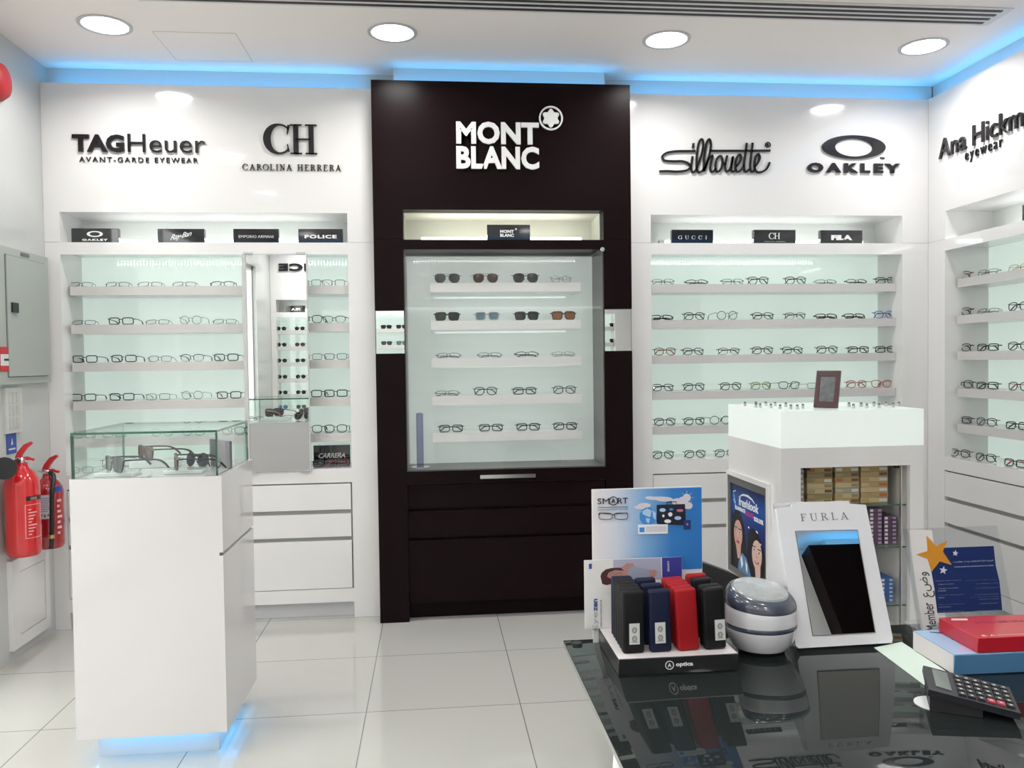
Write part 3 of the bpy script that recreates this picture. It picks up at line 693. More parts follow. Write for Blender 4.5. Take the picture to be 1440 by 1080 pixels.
for i, it in enumerate(L_ROWS): row(it, ZS[i], YG, LU, i, G1, 'open')
row([(113, 'tr gy'), (163, 'tr gy'), (438, 'br bk folded', 0), (474, 'br gy folded tp=rd')], ZB, YG-.03, LU, 5, G1, 'open')
RU = 'right white unit'; G2 = 'eyeglasses on the right white unit'
R_ROWS = [
 [(933, 'tr gy l'), (981, 'hr bk t'), (1031, 'tr bk l'), (1067, 'pa bk'), (1119.5, 'pa bk'), (1163, 'tr bk t'), (1207, 'hr bk t'), (1247, 'br gy')],
 [(931.5, 'br bk t'), (977, 'pa bk'), (1023, 'cr bk open'), (1074, 'pa bk l'), (1119, 'hr bk'), (1164, 'br bk t'), (1204, 'br bk t'), (1244.5, 'pa bl')],
 [(935.5, 'pa tt'), (976, 'pa gy l'), (1025.5, 'hr bk'), (1073, 'pa bk'), (1116, 'pa bk l'), (1164, 'pa bk'), (1208, 'br bk'), (1246.7, 'br bk')],
 [(933, 'pa bk l'), (976.7, 'pa bk'), (1028.4, 'pa bk'), (1071, 'pa gn'), (1110, 'pa bk open'), (1150, 'tr gy open'), (1205.5, 'pa rd'), (1240, 'pa rd open')],
 [(935.5, 'pa bk'), (977, 'pa bk'), (1013, 'cr bk open')]]
for i, it in enumerate(R_ROWS): row(it, ZS[i], YG, RU, i, G2)
row([(933, 'pa bk'), (978, 'pa bk'), (1021, 'pa gy')], ZB, YG-.04, RU, 5, G2)
DU = 'dark cabinet'; G3 = 'glasses in the dark cabinet'
D_ROWS = [
 [(629, 'av sv lens=grey', 0), (683, 'av gd lens=brown', 0), (739.5, 'av bk lens=green', 0), (790, 'ro sv l tp=wh', 8)],
 [(629, 'wf bk lens=dark', 0), (685, 'wf cl lens=blue', -4), (741, 'wf bk lens=dark', 0), (793, 'wf br lens=amber', 3)],
 [(631, 'tr gy t tp=bk'), (689, 'tr gy t tp=bk'), (742, 'hr bk t'), (793, 'tr sv t')],
 [(629, 'tr gy t'), (683, 'pa bk'), (738, 'br bk'), (794, 'pa gy')],
 [(634.5, 'br bk'), (690.5, 'br bk'), (743, 'br bk'), (795, 'br bk')]]
for i, it in enumerate(D_ROWS): row(it, ZS[i], YD+.105, DU, i, G3)
# right wall rows
G4 = 'eyeglasses on the right wall unit'
W_ROWS = [[(1349, 'pa tt'), (1386.5, 'tr gy l'), (1431, 'tr gd l')], [(1350, 'pa bk'), (1386.5, 'tr gy t'), (1431, 'pa bk')], [(1350, 'pa bk'), (1387.5, 'br bk'), (1432, 'pa bk')],
          [(1353, 'pa bk'), (1387, 'br bk'), (1432, 'pa gy tp=rd')], [(1351, 'br bk'), (1386, 'pa gy'), (1430, 'br bk')], [(1349, 'pa bk'), (1385, 'pa bk'), (1427, 'br bk tp=rd')]]
for i, it in enumerate(W_ROWS):
    z = (ZS+[ZB])[i]; X = XR+(.095 if i < 5 else .05)
    for j, (u, s) in enumerate(it):
        p = P(u, 508, X=X); k = K(s, 'folded')
        glasses(k, (X, p.y, z+.0004), -PI/2+R(14+random.uniform(-3, 3)), '%s, %s from corner, %s shelf, right wall unit' % (desc(k), ORD[j], ROW[i]), G4)
# sunglasses behind the viewer, seen in the mirrors
G5 = 'sunglasses on the unit behind the viewer'; q_ = 0
U_ = lambda u: P(u, 480, Y=10.33).x
for cn, (xx, rows_, lens_) in enumerate(((U_(396), (0, 1, 2, 3, 4, 5), ('dark', 'purple', 'dark', 'dark', 'dark', 'mirror')), (U_(422), (0, 1, 2, 3, 4, 5), ('dark', 'brown', 'dark', 'dark', 'dark', 'grey')), (U_(545), (0, 1, 2), ('dark', 'grey', 'dark')), (U_(566), (0, 1, 2), ('dark', 'blue', 'dark')), (U_(859), (0, 1), ('dark', 'dark')))):
    for r_ in rows_:
        k = K(('cr bk lens=' if xx < -1 else 'wf bk lens=')+lens_[rows_.index(r_)]); z = (ZS+[ZB])[r_]
        glasses(k, (xx, -1.60, z+.0004), PI, '%s, %s shelf behind the viewer, %s' % (desc(k), ROW[r_], ('by the shop window', 'second from shop window', 'left of the middle', 'near the middle', 'far end')[cn]), G5)

# ================================================================== LEFT GLASS-TOPPED PODIUM
def glass_box(t, x0, x1, y0, y1, z0, z1, th=.008, top=True):
    e = [clear_glass, edge_green]
    def pane(a, b, c, d, f, g, axis):
        m = MB(); vs = [(x, y, z) for x in (a, b) for y in (c, d) for z in (f, g)]
        F = [((0, 1, 3, 2), 'x'), ((4, 6, 7, 5), 'x'), ((0, 4, 5, 1), 'y'), ((2, 3, 7, 6), 'y'), ((0, 2, 6, 4), 'z'), ((1, 5, 7, 3), 'z')]
        for f_, ax in F: m.add(vs, [f_], 0 if ax == axis else 1)
        m.build('glass_pane', e, t)
    pane(x0, x1, y0, y0+th, z0, z1-th, 'y'); pane(x0, x1, y1-th, y1, z0, z1-th, 'y')
    pane(x0, x0+th, y0+th+.0005, y1-th-.0005, z0, z1-th, 'x'); pane(x1-th, x1, y0+th+.0005, y1-th-.0005, z0, z1-th, 'x')
    pane(x0, x1, y0, y1, z1-th+.0005, z1, 'z')
KX, KY, KW, KD = -.967, 2.85, .495, .475
pod = empty('display_podium', (KX, KY, 0), 'glossy white podium with a green-edged glass showcase on top', 'display podium')
hw = KW/2
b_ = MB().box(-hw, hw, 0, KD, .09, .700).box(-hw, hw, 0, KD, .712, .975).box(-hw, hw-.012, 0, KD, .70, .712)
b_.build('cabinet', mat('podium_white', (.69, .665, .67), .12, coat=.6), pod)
MB().box(-hw+.045, hw-.045, .065, KD-.06, 0, .09).build('plinth', plinth_m, pod)
MB().box(hw-.012, hw-.004, .02, KD-.02, .7005, .7115).build('groove', recess, pod)
glass_box(pod, -hw+.006, hw-.012, .004, KD-.006, .9755, 1.131)
sb = MB()
for k in range(3):
    for j in range(2): sb.box(hw-.030-k*.012, hw-.025-k*.012, .20+j*.03, .208+j*.03, .086, .0898)
sb.build('led_row', blue_led, pod)
area('base_glow', (0, .020, .078), (R(70), 0, 0), KW-.1, .016, .15, BC, pod)
area('base_glow', (hw-.010, KD/2, .078), (0, R(70), 0), .016, KD-.1, .20, BC, pod)
area('base_glow', (-hw+.010, KD/2, .078), (0, R(-70), 0), .016, KD-.1, .11, BC, pod)
# acrylic risers and sunglasses in the showcase
def riser(x, y, w, d, h, rot, label):
    t = empty('acrylic_riser', (x, y, .9757), label, 'display riser', 'acrylic risers in the showcase', (0, 0, rot))
    MB().rbox(-w/2, w/2, -d/2, d/2, 0, h, .002, 1).build('riser', mat('milky_acrylic', (.78, .82, .82), .15, coat=1, alpha=.75), t); return t
G6 = 'sunglasses in the podium showcase'
riser(-1.085, 2.93, .13, .09, .014, 0, 'low milky riser under the dark blue sunglasses in the showcase')
riser(-1.03, 3.155, .17, .09, .028, 0, 'tall milky riser under the brown wraparound sunglasses in the showcase')
riser(-.865, 2.955, .13, .09, .014, 0, 'low milky riser under the thin-armed sunglasses in the showcase')
for key, loc, rz, lab in (('wf bk open lens=purple tp=bk', (-1.095, 2.905, .990), -48, 'dark blue wraparound sunglasses at the front left of the glass showcase'),
                          ('wf br open lens=brown', (-1.065, 3.125, 1.004), -52, 'dark brown wraparound sunglasses on the tall riser in the glass showcase'),
                          ('wf br open lens=brown tp=bk', (-.895, 2.93, .990), -72, 'brown sunglasses with thin arms in the middle of the glass showcase'),
                          ('cr bk folded lens=purple', (-.875, 3.10, .9757), -40, 'round purple-lensed sunglasses at the back of the glass showcase')):
    glasses(K(key), loc, R(rz), lab, G6).scale = (1.12, 1.12, 1.12)
t = empty('brand_block', (-.785, 3.09, .9757), 'grey standing plate with silver edge strip inside the glass showcase', 'sign block', None, (0, 0, R(-50)))
MB().rbox(-.075, .075, 0, .012, 0, .10, .001, 1).build('plate', mat('plate_grey', (.12, .12, .14), .3), t)
MB().box(-.076, -.068, -.002, .014, 0, .1005).build('edge_strip', chrome, t)
glasses(K('tr gy'), (-1.17, 3.17, .9757), R(10), 'thin grey eyeglasses at the back left of the glass showcase', G6)

# ================================================================== RIGHT FROSTED PODIUM
RX0, RX1, RY0, RY1 = 1.419, 2.036, 3.20, 3.795
rp = empty('counter', ((RX0+RX1)/2, RY0, 0), 'white contact lens counter with frosted lit top and open shelves', 'counter')
hw = (RX1-RX0)/2; d_ = RY1-RY0; nx0, nx1 = 1.502-(RX0+RX1)/2, 1.977-(RX0+RX1)/2
MB().box(-hw, nx0, 0, d_, .05, .98).box(nx1, hw, 0, d_, .05, .98).box(nx0, nx1, 0, d_, .898, .98).box(nx0, nx1, 0, d_, .05, .20).box(nx0, nx1, .34, d_, .2, .898).build('cabinet', gloss_white, rp)
MB().box(-hw+.04, hw-.04, .05, d_-.05, 0, .05).build('plinth', plinth_m, rp)
MB().box(-hw, hw, 0, d_, .9805, 1.132).build('light_box', frost, rp)
for p, q in ((nx0+.001, nx0+.004), (nx1-.004, nx1-.001)): MB().box(p, q, .02, .34, .2, .897).build('side_lining', mat('lining_white', (.62, .60, .58), .4), rp)
for z in (.732, .555, .308):
    m = MB().box(nx0+.005, nx1-.005, .021, .33, z-.006, z); m.add([(nx0+.005, .0205, z-.006), (nx1-.005, .0205, z-.006), (nx1-.005, .0205, z), (nx0+.005, .0205, z)], [(0, 1, 2, 3)], 1); m.build('glass_shelf', [clear_glass, edge_green], rp)
MB().box(nx1-.038, nx1-.034, .004, .018, .2, .895).build('door_rail', steel, rp)
for x in (nx0+.03, nx1-.05): MB().box(x, x+.02, .02, .045, .884, .897).build('hinge', black_plastic, rp)
# lit poster on the side (frame: a runs along +y towards the wall, b up)
Fp = lambda aa, bb, d: (RX0-d, aa, bb)
ps = empty('light_box_poster', (RX0, 3.56, .57), 'framed contact lens advertisement with two dark-haired women on the counter side', 'poster')
org = (RX0, 3.56, .57)
def pz(mb, nm, m): return place(mb, nm, m, ps, org)
y0, y1, z0, z1 = 3.325, 3.793, .335, .797
fr = MB().ringprism([(y0-.022, z0-.02), (y1+.0, z0-.02), (y1+.0, z1+.022), (y0-.022, z1+.022)], [(y0, z0), (y1-.01, z0), (y1-.01, z1), (y0, z1)], Fp, .0005, .014)
pz(fr, 'frame', gloss_white)
pz(MB().ringprism([(y0, z0), (y1-.01, z0), (y1-.01, z1), (y0, z1)], [(y0+.02, z0+.03), (y1-.04, z0+.03), (y1-.04, z1-.035), (y0+.02, z1-.035)], Fp, .0005, .010), 'mount', mat('poster_mount', (.12, .12, .12), .35))
ya, yb, za, zb2 = y0+.02, y1-.04, z0+.03, z1-.035; pw, ph = yb-ya, zb2-za
# poster drawing: s runs left to right as seen (from far to near), t from bottom to top
Q = lambda s_, t_: (yb-s_*pw, za+t_*ph)
def poly(pts): return [Q(*p) for p in pts]
pmats = [gradmat('poster_blue', [(0, (.01, .012, .03)), (.55, (.005, .02, .16)), (.8, (.01, .08, .35)), (1, (.004, .008, .06))], 'Z'), mat('hair_black', (.006, .005, .006), .4), mat('print_skin', (.62, .36, .29), .4),
         mat('print_skin_light', (.70, .47, .40), .4), mat('print_lips', (.45, .08, .12), .4), mat('print_white', (.80, .82, .86), .4), mat('print_denim', (.10, .22, .42), .4), mat('print_magenta', (.55, .03, .22), .4), mat('print_cyan', (.1, .35, .7), .4)]
pm = MB(); pm.prism([(ya, za), (yb, za), (yb, zb2), (ya, zb2)], Fp, .0008, .004, 0)
def el(cx, cy, rx, ry, n=20, rot=0): return [(cx+rx*math.cos(2*PI*i/n)*math.cos(rot)-ry*math.sin(2*PI*i/n)*math.sin(rot), cy+rx*math.cos(2*PI*i/n)*math.sin(rot)*.8+ry*math.sin(2*PI*i/n)*math.cos(rot)) for i in range(n)]
L1 = [.004]
def lay(pts, mi): L1[0] += .00012; pm.prism(poly(pts), Fp, .0038, L1[0], mi)
for k in range(4): lay([(.06+.05*k, .88-.12*k), (.11+.05*k, .86-.12*k), (.30, .35), (.27, .35)], 8)
lay([(.02, .02), (.0, .4), (.05, .62), (.15, .70), (.27, .69), (.37, .58), (.42, .40), (.48, .15), (.48, 0), (.02, 0)], 1)
lay([(.50, .0), (.48, .30), (.52, .50), (.62, .575), (.74, .56), (.86, .47), (.97, .30), (1, .12), (1, 0)], 1)
lay(el(.215, .42, .125, .165, 20, -.05), 2); lay([(.14, .30), (.30, .30), (.28, .14), (.20, .13)], 2)
lay(el(.755, .30, .135, .165, 20, -.12), 3); lay([(.70, .18), (.85, .20), (.84, .02), (.72, .02)], 3)
for cx, cy in ((.15, .455), (.275, .45)): lay(el(cx, cy, .035, .014, 12), 5); lay(el(cx, cy, .017, .014, 10), 1); lay([(cx-.045, cy+.028), (cx+.045, cy+.034), (cx+.045, cy+.042), (cx-.04, cy+.038)], 1)
for cx, cy in ((.685, .345), (.825, .335)): lay(el(cx, cy, .035, .014, 12), 5); lay(el(cx, cy, .017, .014, 10), 1); lay([(cx-.045, cy+.028), (cx+.045, cy+.034), (cx+.045, cy+.042), (cx-.04, cy+.038)], 1)
lay([(.20, .43), (.222, .43), (.235, .375), (.19, .375)], 3); lay([(.745, .32), (.765, .32), (.78, .265), (.735, .265)], 2)
lay(el(.215, .325, .045, .017, 14), 4); lay(el(.76, .215, .055, .017, 14), 4); lay(el(.76, .222, .035, .006, 12), 5)
lay([(.25, .12), (.34, .22), (.46, .19), (.60, .0), (.22, .0)], 6); lay([(.3, .15), (.34, .2), (.38, .1), (.33, .04)], 5); lay([(.44, .16), (.5, .12), (.5, .02), (.46, .05)], 5)
Qf = lambda aa, bb, d: Fp(yb-aa*pw, za+bb*ph, d)
text_mb('freshlook', .24, .80, .765, .865, Qf, .004, .0052, bold=.02, shear=.15, mi=5, mb=pm)
pm.ribbon([(.24, .86), (.36, .905), (.50, .915), (.62, .895), (.70, .86)], [.004, .02, .026, .02, .004], Qf, .004, .0052, 5)
text_mb('ILLUMINATE', .13, .43, .70, .745, Qf, .004, .0052, bold=.03, mi=5, mb=pm); text_mb('COLOR', .44, .66, .685, .735, Qf, .004, .0052, bold=.03, mi=7, mb=pm); text_mb('YOUR LOOK', .67, .93, .665, .715, Qf, .004, .0052, bold=.03, mi=5, mb=pm)
for x, y in ((.08, .9), (.13, .915), (.09, .8), (.12, .78)): pm.prism(poly(el(x, y, .012, .01, 8)), Fp, .0038, .005, 5)
for x, y, r_ in ((.53, .56, .02), (.76, .555, .03), (.86, .44, .02)): pm.prism(poly(el(x, y, r_, .007, 10, -.4)), Fp, .0038, .0062, 5)
pz(pm, 'print', pmats)

# contact lens boxes on the counter shelves
bx = {}
def lensbox(kind, x, y, z, w, d, h, cols, label, group, rz=0):
    k = (kind, round(w, 3), round(h, 4))
    if k in bx: o = copy_tree(bx[k])
    else:
        o = empty('lens_box', (0, 0, 0), '', 'box')
        MB().rbox(-w/2, w/2, 0, d, 0, h, .0008, 1).build('carton', cols[0], o)
        MB().box(-w/2+.004, -w/2+w*.30, -.0008, .0004, h*.2, h*.8).build('printed_panel', cols[1], o)
        MB().box(w*.18, w/2-.004, -.0008, .0004, h*.2, h*.75).build('printed_panel', cols[2], o); bx[k] = o
    o.location = (x, y, z); o.rotation_euler = (0, 0, rz); tag(o, label, 'box', group)
cy = mat('carton_ochre', (.42, .30, .13), .5, var=.3, bscale=30); cb = mat('carton_tan', (.50, .40, .22), .5); cg = mat('carton_olive', (.26, .22, .11), .5); cbr = mat('carton_brown', (.14, .07, .04), .5)
cp = mat('carton_plum', (.10, .05, .10), .45); cw = mat('carton_label_white', (.62, .62, .60), .5); cbl = mat('carton_blue', (.04, .10, .30), .45); crd = mat('carton_rust', (.42, .13, .05), .5); cgy = mat('carton_grey', (.34, .32, .28), .5)
stacks = [(1.531, .042, [(cgy, cbr, cw)]*7, 'leftmost narrow stack'), (1.620, .112, [(cy, cy, cbr), (cg, cy, cg), (cb, cy, cbr), (cb, cb, cg), (cy, cg, cw), (cg, cg, cbr), (cy, crd, cbr)], 'wide stack second from left'),
          (1.741, .105, [(cy, cb, cbr), (cb, cy, cg), (cgy, cb, cw), (cb, cb, cg), (cy, crd, cbr), (cg, cy, cbr), (cy, cw, cw)], 'middle stack'), (1.864, .120, [(cb, cy, cw), (cy, cy, crd), (cb, cb, cw), (cy, cb, crd), (cb, cy, cw), (cy, cy, cbr), (cy, cb, cw)], 'rightmost stack')]
for si, (x, w, cl, nm) in enumerate(stacks):
    for k, c3 in enumerate(cl):
        lensbox('o%d%d' % (si, k), x+random.uniform(-.002, .002), RY0+.075, .7323+k*.0222, w, .12, .0216, c3, 'flat ochre lens box, %s from bottom, %s, counter top shelf' % (ORD[k], nm), 'ochre lens boxes on the counter top shelf')
for si, (x, n) in enumerate(((1.72, 9), (1.79, 9), (1.86, 9), (1.925, 7))):
    for k in range(n):
        lensbox('p', x, RY0+.06, .5553+k*.0172, .058, .10, .0168, (cp, cw, mat('carton_lilac', (.36, .30, .42), .5)), 'small plum lens box, %s from bottom, %s, middle shelf' % (ORD[k], ['fourth stack from right', 'third stack from right', 'second stack from right', 'rightmost stack'][si]), 'plum lens boxes on the counter middle shelf')
for si, (x, n) in enumerate(((1.84, 6), (1.91, 6))):
    for k in range(n):
        lensbox('b', x, RY0+.06, .3083+k*.0172, .058, .10, .0168, (cbl, cw, mat('carton_pale_blue', (.35, .48, .62), .5)), 'small blue lens box, %s from bottom, %s, lowest glass shelf' % (ORD[k], ['left stack', 'right stack'][si]), 'blue lens boxes on the counter lowest shelf')
# row of tiny lens vials on the frosted top and the picture frame
vp = None; vn = 0
for k, (u, yy) in enumerate([(1041, 3.62), (1057, 3.5), (1063, 3.62), (1069, 3.46), (1077, 3.6), (1084, 3.42), (1090, 3.56), (1097, 3.36), (1105, 3.5), (1112, 3.34), (1121, 3.32), (1129, 3.36), (1194, 3.42), (1200, 3.3), (1211, 3.4), (1219, 3.3), (1229, 3.42), (1236, 3.3), (1246, 3.4), (1256, 3.32), (1264, 3.38)]):
    x = P(u, 572, Y=yy).x
    if x < RX0+.01: x = RX0+.014+.004*k
    if vp is None:
        o = vp = empty('lens_vial', (0, 0, 0), '', 'vial', 'tiny lens vials on the frosted counter top')
        MB().lathe([(.0065, 0), (.0065, .012), (.004, .014)], k=10).build('bottle', mat('vial_grey', (.45, .50, .48), .1, coat=1), o); MB().lathe([(.0052, .014), (.0052, .020), (0, .020)], k=10).build('cap', mat('vial_cap', (.12, .13, .13), .4), o)
    else: o = copy_tree(vp)
    o.location = (x, yy, 1.1322); vn += 1
    o['label'] = 'tiny lens vial on the frosted counter top, %s from left, %s' % (['first', 'second', 'third', 'fourth', 'fifth', 'sixth', 'seventh', 'eighth', 'ninth', 'tenth', 'eleventh', 'twelfth'][k if k < 12 else k-12], 'left of picture frame' if k < 12 else 'right of picture frame')
pf = empty('picture_frame', (1.683, 3.35, 1.1372), 'small dark brown picture frame leaning back on the frosted counter', 'picture frame', None, (R(-19), 0, R(-42)))
fm = mat('frame_mahogany', (.055, .016, .018), .35, bump=.1)
MB().ringprism([(-.05, 0), (.05, 0), (.05, .165), (-.05, .165)], [(-.032, .025), (.032, .025), (.032, .138), (-.032, .138)], XZ, 0, .014).build('frame', fm, pf)
MB().box(-.049, .049, .006, .013, .002, .163).build('backing', black_plastic, pf)
MB().box(-.032, .032, .003, .0055, .025, .138).build('photograph', mat('dim_photo', (.10, .11, .12), .15, coat=1, var=.6, bscale=45), pf)
es = MB(); es.prism([(-.018, .11), (.018, .11), (.030, .0), (-.030, .0)], lambda a_, b_, d: (a_, .0145+d+(.11-b_)*.42, b_*.97+.006), 0, .003); es.build('easel_leg', fm, pf)

# ================================================================== LEFT WALL FITTINGS
ep = empty('electrical_cabinet', (XL, 4.12, 1.277), 'grey flush electrical cabinet with black latch on the left wall', 'electrical cabinet')
FL = lambda aa, bb, d: (d, aa, bb)      # along the left wall: a = y offset, b = z offset, d = off the wall
ep_ = MB(); ep_.prism([(-.40, 0), (.213, 0), (.213, .628), (-.40, .628)], FL, .0004, .030); ep_.build('housing', panel_grey, ep)
d_ = MB().prism([(-.205, .035), (.175, .035), (.175, .590), (-.205, .590)], FL, .031, .037).build('door', panel_grey, ep)
MB().ringprism([(-.208, .032), (.178, .032), (.178, .593), (-.208, .593)], [(-.205, .035), (.175, .035), (.175, .590), (-.205, .590)], FL, .030, .0312).build('door_gap', mat('gap_dark', (.06, .06, .06), .6), d_)
MB().prism([(-.175, .33), (-.120, .33), (-.120, .375), (-.175, .375)], FL, .037, .045).build('latch', black_plastic, d_)
MB().prism([(-.06, .604), (.02, .604), (.02, .619), (-.06, .619)], FL, .0301, .033).build('nameplate', mat('nameplate', (.12, .12, .12), .4), ep)
s_ = empty('fire_notice', (XL+.031, 3.935, 1.392), 'small red and white fire notice at the left edge of the wall', 'notice')
MB().prism([(-.09, -.055), (.022, -.055), (.022, .055), (-.09, .055)], FL, 0, .003).build('plate', red_plastic, s_)
g_ = MB().prism([(-.09, -.03), (.012, -.03), (.012, .022), (-.09, .022)], FL, .003, .0036, 0); g_.prism([(-.06, -.008), (-.015, -.008), (-.015, -.018), (.006, -.003), (-.015, .012), (-.015, .002), (-.06, .002)], FL, .0036, .0042, 1)
g_.build('symbol', [mat('notice_white', (.7, .7, .7), .4), black_acr], s_)
s_ = empty('switch_plate', (XL, 3.995, 1.155), 'tall white switch plate with rows of rockers on the left wall', 'switch plate')
MB().prism([(-.078, -.105), (.070, -.105), (.076, .105), (-.078, .105)], FL, .0004, .014).build('plate', sw_white, s_)
for r_ in range(3):
    for c_ in range(3):
        MB().prism([(-.05+c_*.034, -.085+r_*.060), (-.022+c_*.034, -.085+r_*.060), (-.022+c_*.034, -.035+r_*.060), (-.05+c_*.034, -.035+r_*.060)], FL, .014, .0165).build('rocker', mat('rocker_white', (.55, .55, .52), .4), s_)
s_ = empty('safety_label', (XL, 3.985, 1.005), 'small blue vertical label on the left wall under the switches', 'label')
MB().prism([(-.045, -.052), (.042, -.052), (.042, .052), (-.045, .052)], FL, .0004, .003).build('plate', blue_plastic, s_)
MB().prism([(-.008, -.01), (.010, -.01), (.002, .022)], FL, .003, .0036).prism([(-.03, -.034), (.03, -.034), (.03, -.026), (-.03, -.026)], FL, .003, .0036).build('symbol', mat('notice_white', (.7, .7, .7), .4), s_)
bl_ = empty('fire_bell', (XL, 3.925, 2.650), 'round red fire alarm bell high on the left wall', 'fire bell', None, (0, PI/2, 0))
MB().lathe([(.088, .0005), (.092, .008), (.090, .018), (.074, .045), (.040, .060), (0, .064)], k=36).build('gong', mat('bell_red', (.40, .015, .02), .45), bl_)
wc = empty('wall_cupboard', (XL, 4.08, .05), 'low white cupboard door set in the left wall below the extinguishers', 'cupboard')
m = MB().ringprism([(-.17, 0), (.195, 0), (.195, .415), (-.17, .415)], [(-.10, .055), (.150, .055), (.150, .350), (-.10, .350)], FL, .0004, .022); m.build('frame', gloss_white, wc)
MB().prism([(-.097, .058), (.147, .058), (.147, .347), (-.097, .347)], FL, .0004, .020).build('door', gloss_white, wc)
MB().prism([(-.10, .055), (.15, .055), (.15, .35), (-.10, .35)], FL, .0004, .012).build('door_gap', mat('gap_dark', (.06, .06, .06), .6), wc)

def extinguisher(x, y, z, r, h, body, label, rot, horn):
    t = empty('fire_extinguisher', (x, y, z), label, 'fire extinguisher', 'fire extinguishers on the left wall', (0, 0, rot))
    MB().lathe([(0, 0), (r*.86, .0), (r*.97, .012), (r, .03), (r, h*.80), (r*.93, h*.86), (r*.72, h*.93), (r*.42, h*.985), (r*.34, h*1.02), (r*.34, h*1.05), (0, h*1.05)], k=40).build('cylinder', body, t)
    v_ = MB().lathe([(r*.28, h*1.05), (r*.28, h*1.085), (r*.2, h*1.10), (0, h*1.10)], k=20); v_.tube([(-.045, 0, h*1.085), (.045, 0, h*1.085)], .007, 10); v_.build('valve', chrome, t)
    hz = h*1.10
    Fh = lambda a_, b_, d: (a_, d, b_)
    MB().ribbon([(-.012, hz-.004), (-.004, hz+.02), (.020, hz+.052), (.046, hz+.068)], [.026, .024, .022, .012], Fh, -.009, .009).build('lever', red_plastic, t)
    MB().ribbon([(-.010, hz-.008), (.024, hz-.002), (.052, hz-.012)], [.016, .013, .010], Fh, -.008, .008).build('carry_handle', red_plastic, t)
    MB().tube([(math.cos(a_)*.012-.01, -.014, hz-.01+math.sin(a_)*.012) for a_ in [2*PI*i/14 for i in range(14)]], .0016, 6, True).build('pull_ring', steel, t)
    if horn:
        MB().tube([(-.01, -.02, hz-.012), (-.025, -.06, hz-.02), (-.035, -.085, hz-.03)], .010, 10).build('hose', black_plastic, t)
        MB().lathe([(.012, 0), (.030, .03), (.047, .05), (.050, .055), (.047, .056), (0, .050)], k=30).build('horn', black_plastic, t, (-.035, -.075, hz-.032), (PI/2, 0, 0))
    else:
        MB().tube(smooth3([(.020, -.02, hz-.012), (.045, -.040, hz-.03), (.052, -r-.012, h*.80), (.048, -r-.012, h*.45), (.044, -r-.012, h*.12), (.040, -r-.012, h*.03)], 4), .0105, 10).build('hose', black_plastic, t)
        MB().tube([(.0445, -r-.013, h*.17), (.0445, -r-.013, h*.22)], .0125, 10).build('hose_clip', mat('brass', (.65, .5, .2), .3, metal=1), t)
    return t
def curved_label(t, r, a0, a1, z0, z1, m, name='label', off=.0006, n=10, mb=None, mi=0):
    mb = mb or MB(); vs = []; fs = []
    for i in range(n+1):
        a_ = a0+(a1-a0)*i/n
        for rr in (r+off, r-.001):
            for z in (z0, z1): vs.append((math.sin(a_)*rr, -math.cos(a_)*rr, z))
    for i in range(n):
        b0 = i*4; fs += [(b0, b0+4, b0+5, b0+1), (b0, b0+2, b0+6, b0+4), (b0+1, b0+5, b0+7, b0+3)]
    fs += [(0, 1, 3, 2), (n*4, n*4+2, n*4+3, n*4+1)]
    mb.add(vs, fs, mi, False)
    return mb.build(name, m, t) if m else mb
lab_w = mat('label_white', (.66, .67, .70), .4); lab_d = mat('label_dark', (.012, .012, .014), .4)
ex = extinguisher(-1.867, 3.90, .497, .073, .405, red_paint, 'bright red fire extinguisher with black horn on the left wall, nearer one', R(12), True)
curved_label(ex, .073, R(24), R(86), .255, .275, lab_d, 'name_band')
m = MB()
for z0, z1, a0, a1 in ((.085, .087, 20, 84), (.235, .237, 20, 84), (.085, .237, 20, 21.5), (.085, .237, 82.5, 84)): curved_label(None, .073, R(a0), R(a1), z0, z1, None, mb=m, n=6)
for k in range(9): curved_label(None, .073, R(30), R(40+(k*7) % 28), .10+k*.014, .105+k*.014, None, mb=m, n=4)
for k in range(5): curved_label(None, .073, R(40+k*5), R(42+k*5), .258, .270, None, mb=m, n=2)
m.build('instruction_print', mat('print_pale_red', (.78, .45, .45), .4), ex)
ex2 = extinguisher(-1.873, 4.165, .473, .067, .345, red_dark, 'dark red fire extinguisher with black hose, nearer the corner', R(0), False)
curved_label(ex2, .067, R(-25), R(42), .15, .265, lab_w, 'paper_label'); curved_label(ex2, .067, R(50), R(85), .275, .30, blue_plastic, 'blue_band')
m = MB()
for k in range(8): curved_label(None, .067, R(-15), R(20+(k*11) % 14), .185+k*.009, .188+k*.009, None, off=.0010, mb=m, n=4)
for k in range(4): curved_label(None, .067, R(-18+k*12), R(-11+k*12), .157+.006*(k % 2), .172, None, off=.0010, mb=m, n=2)
m.build('label_print', mat('label_ink', (.12, .13, .25), .4), ex2)
m = MB()
for k in range(7): curved_label(None, .067, R(56), R(66+(k*9) % 15), .07+k*.026, .082+k*.026, None, off=.0010, mb=m, n=3)
m.build('instruction_print', mat('print_pale_red', (.78, .45, .45), .4), ex2)

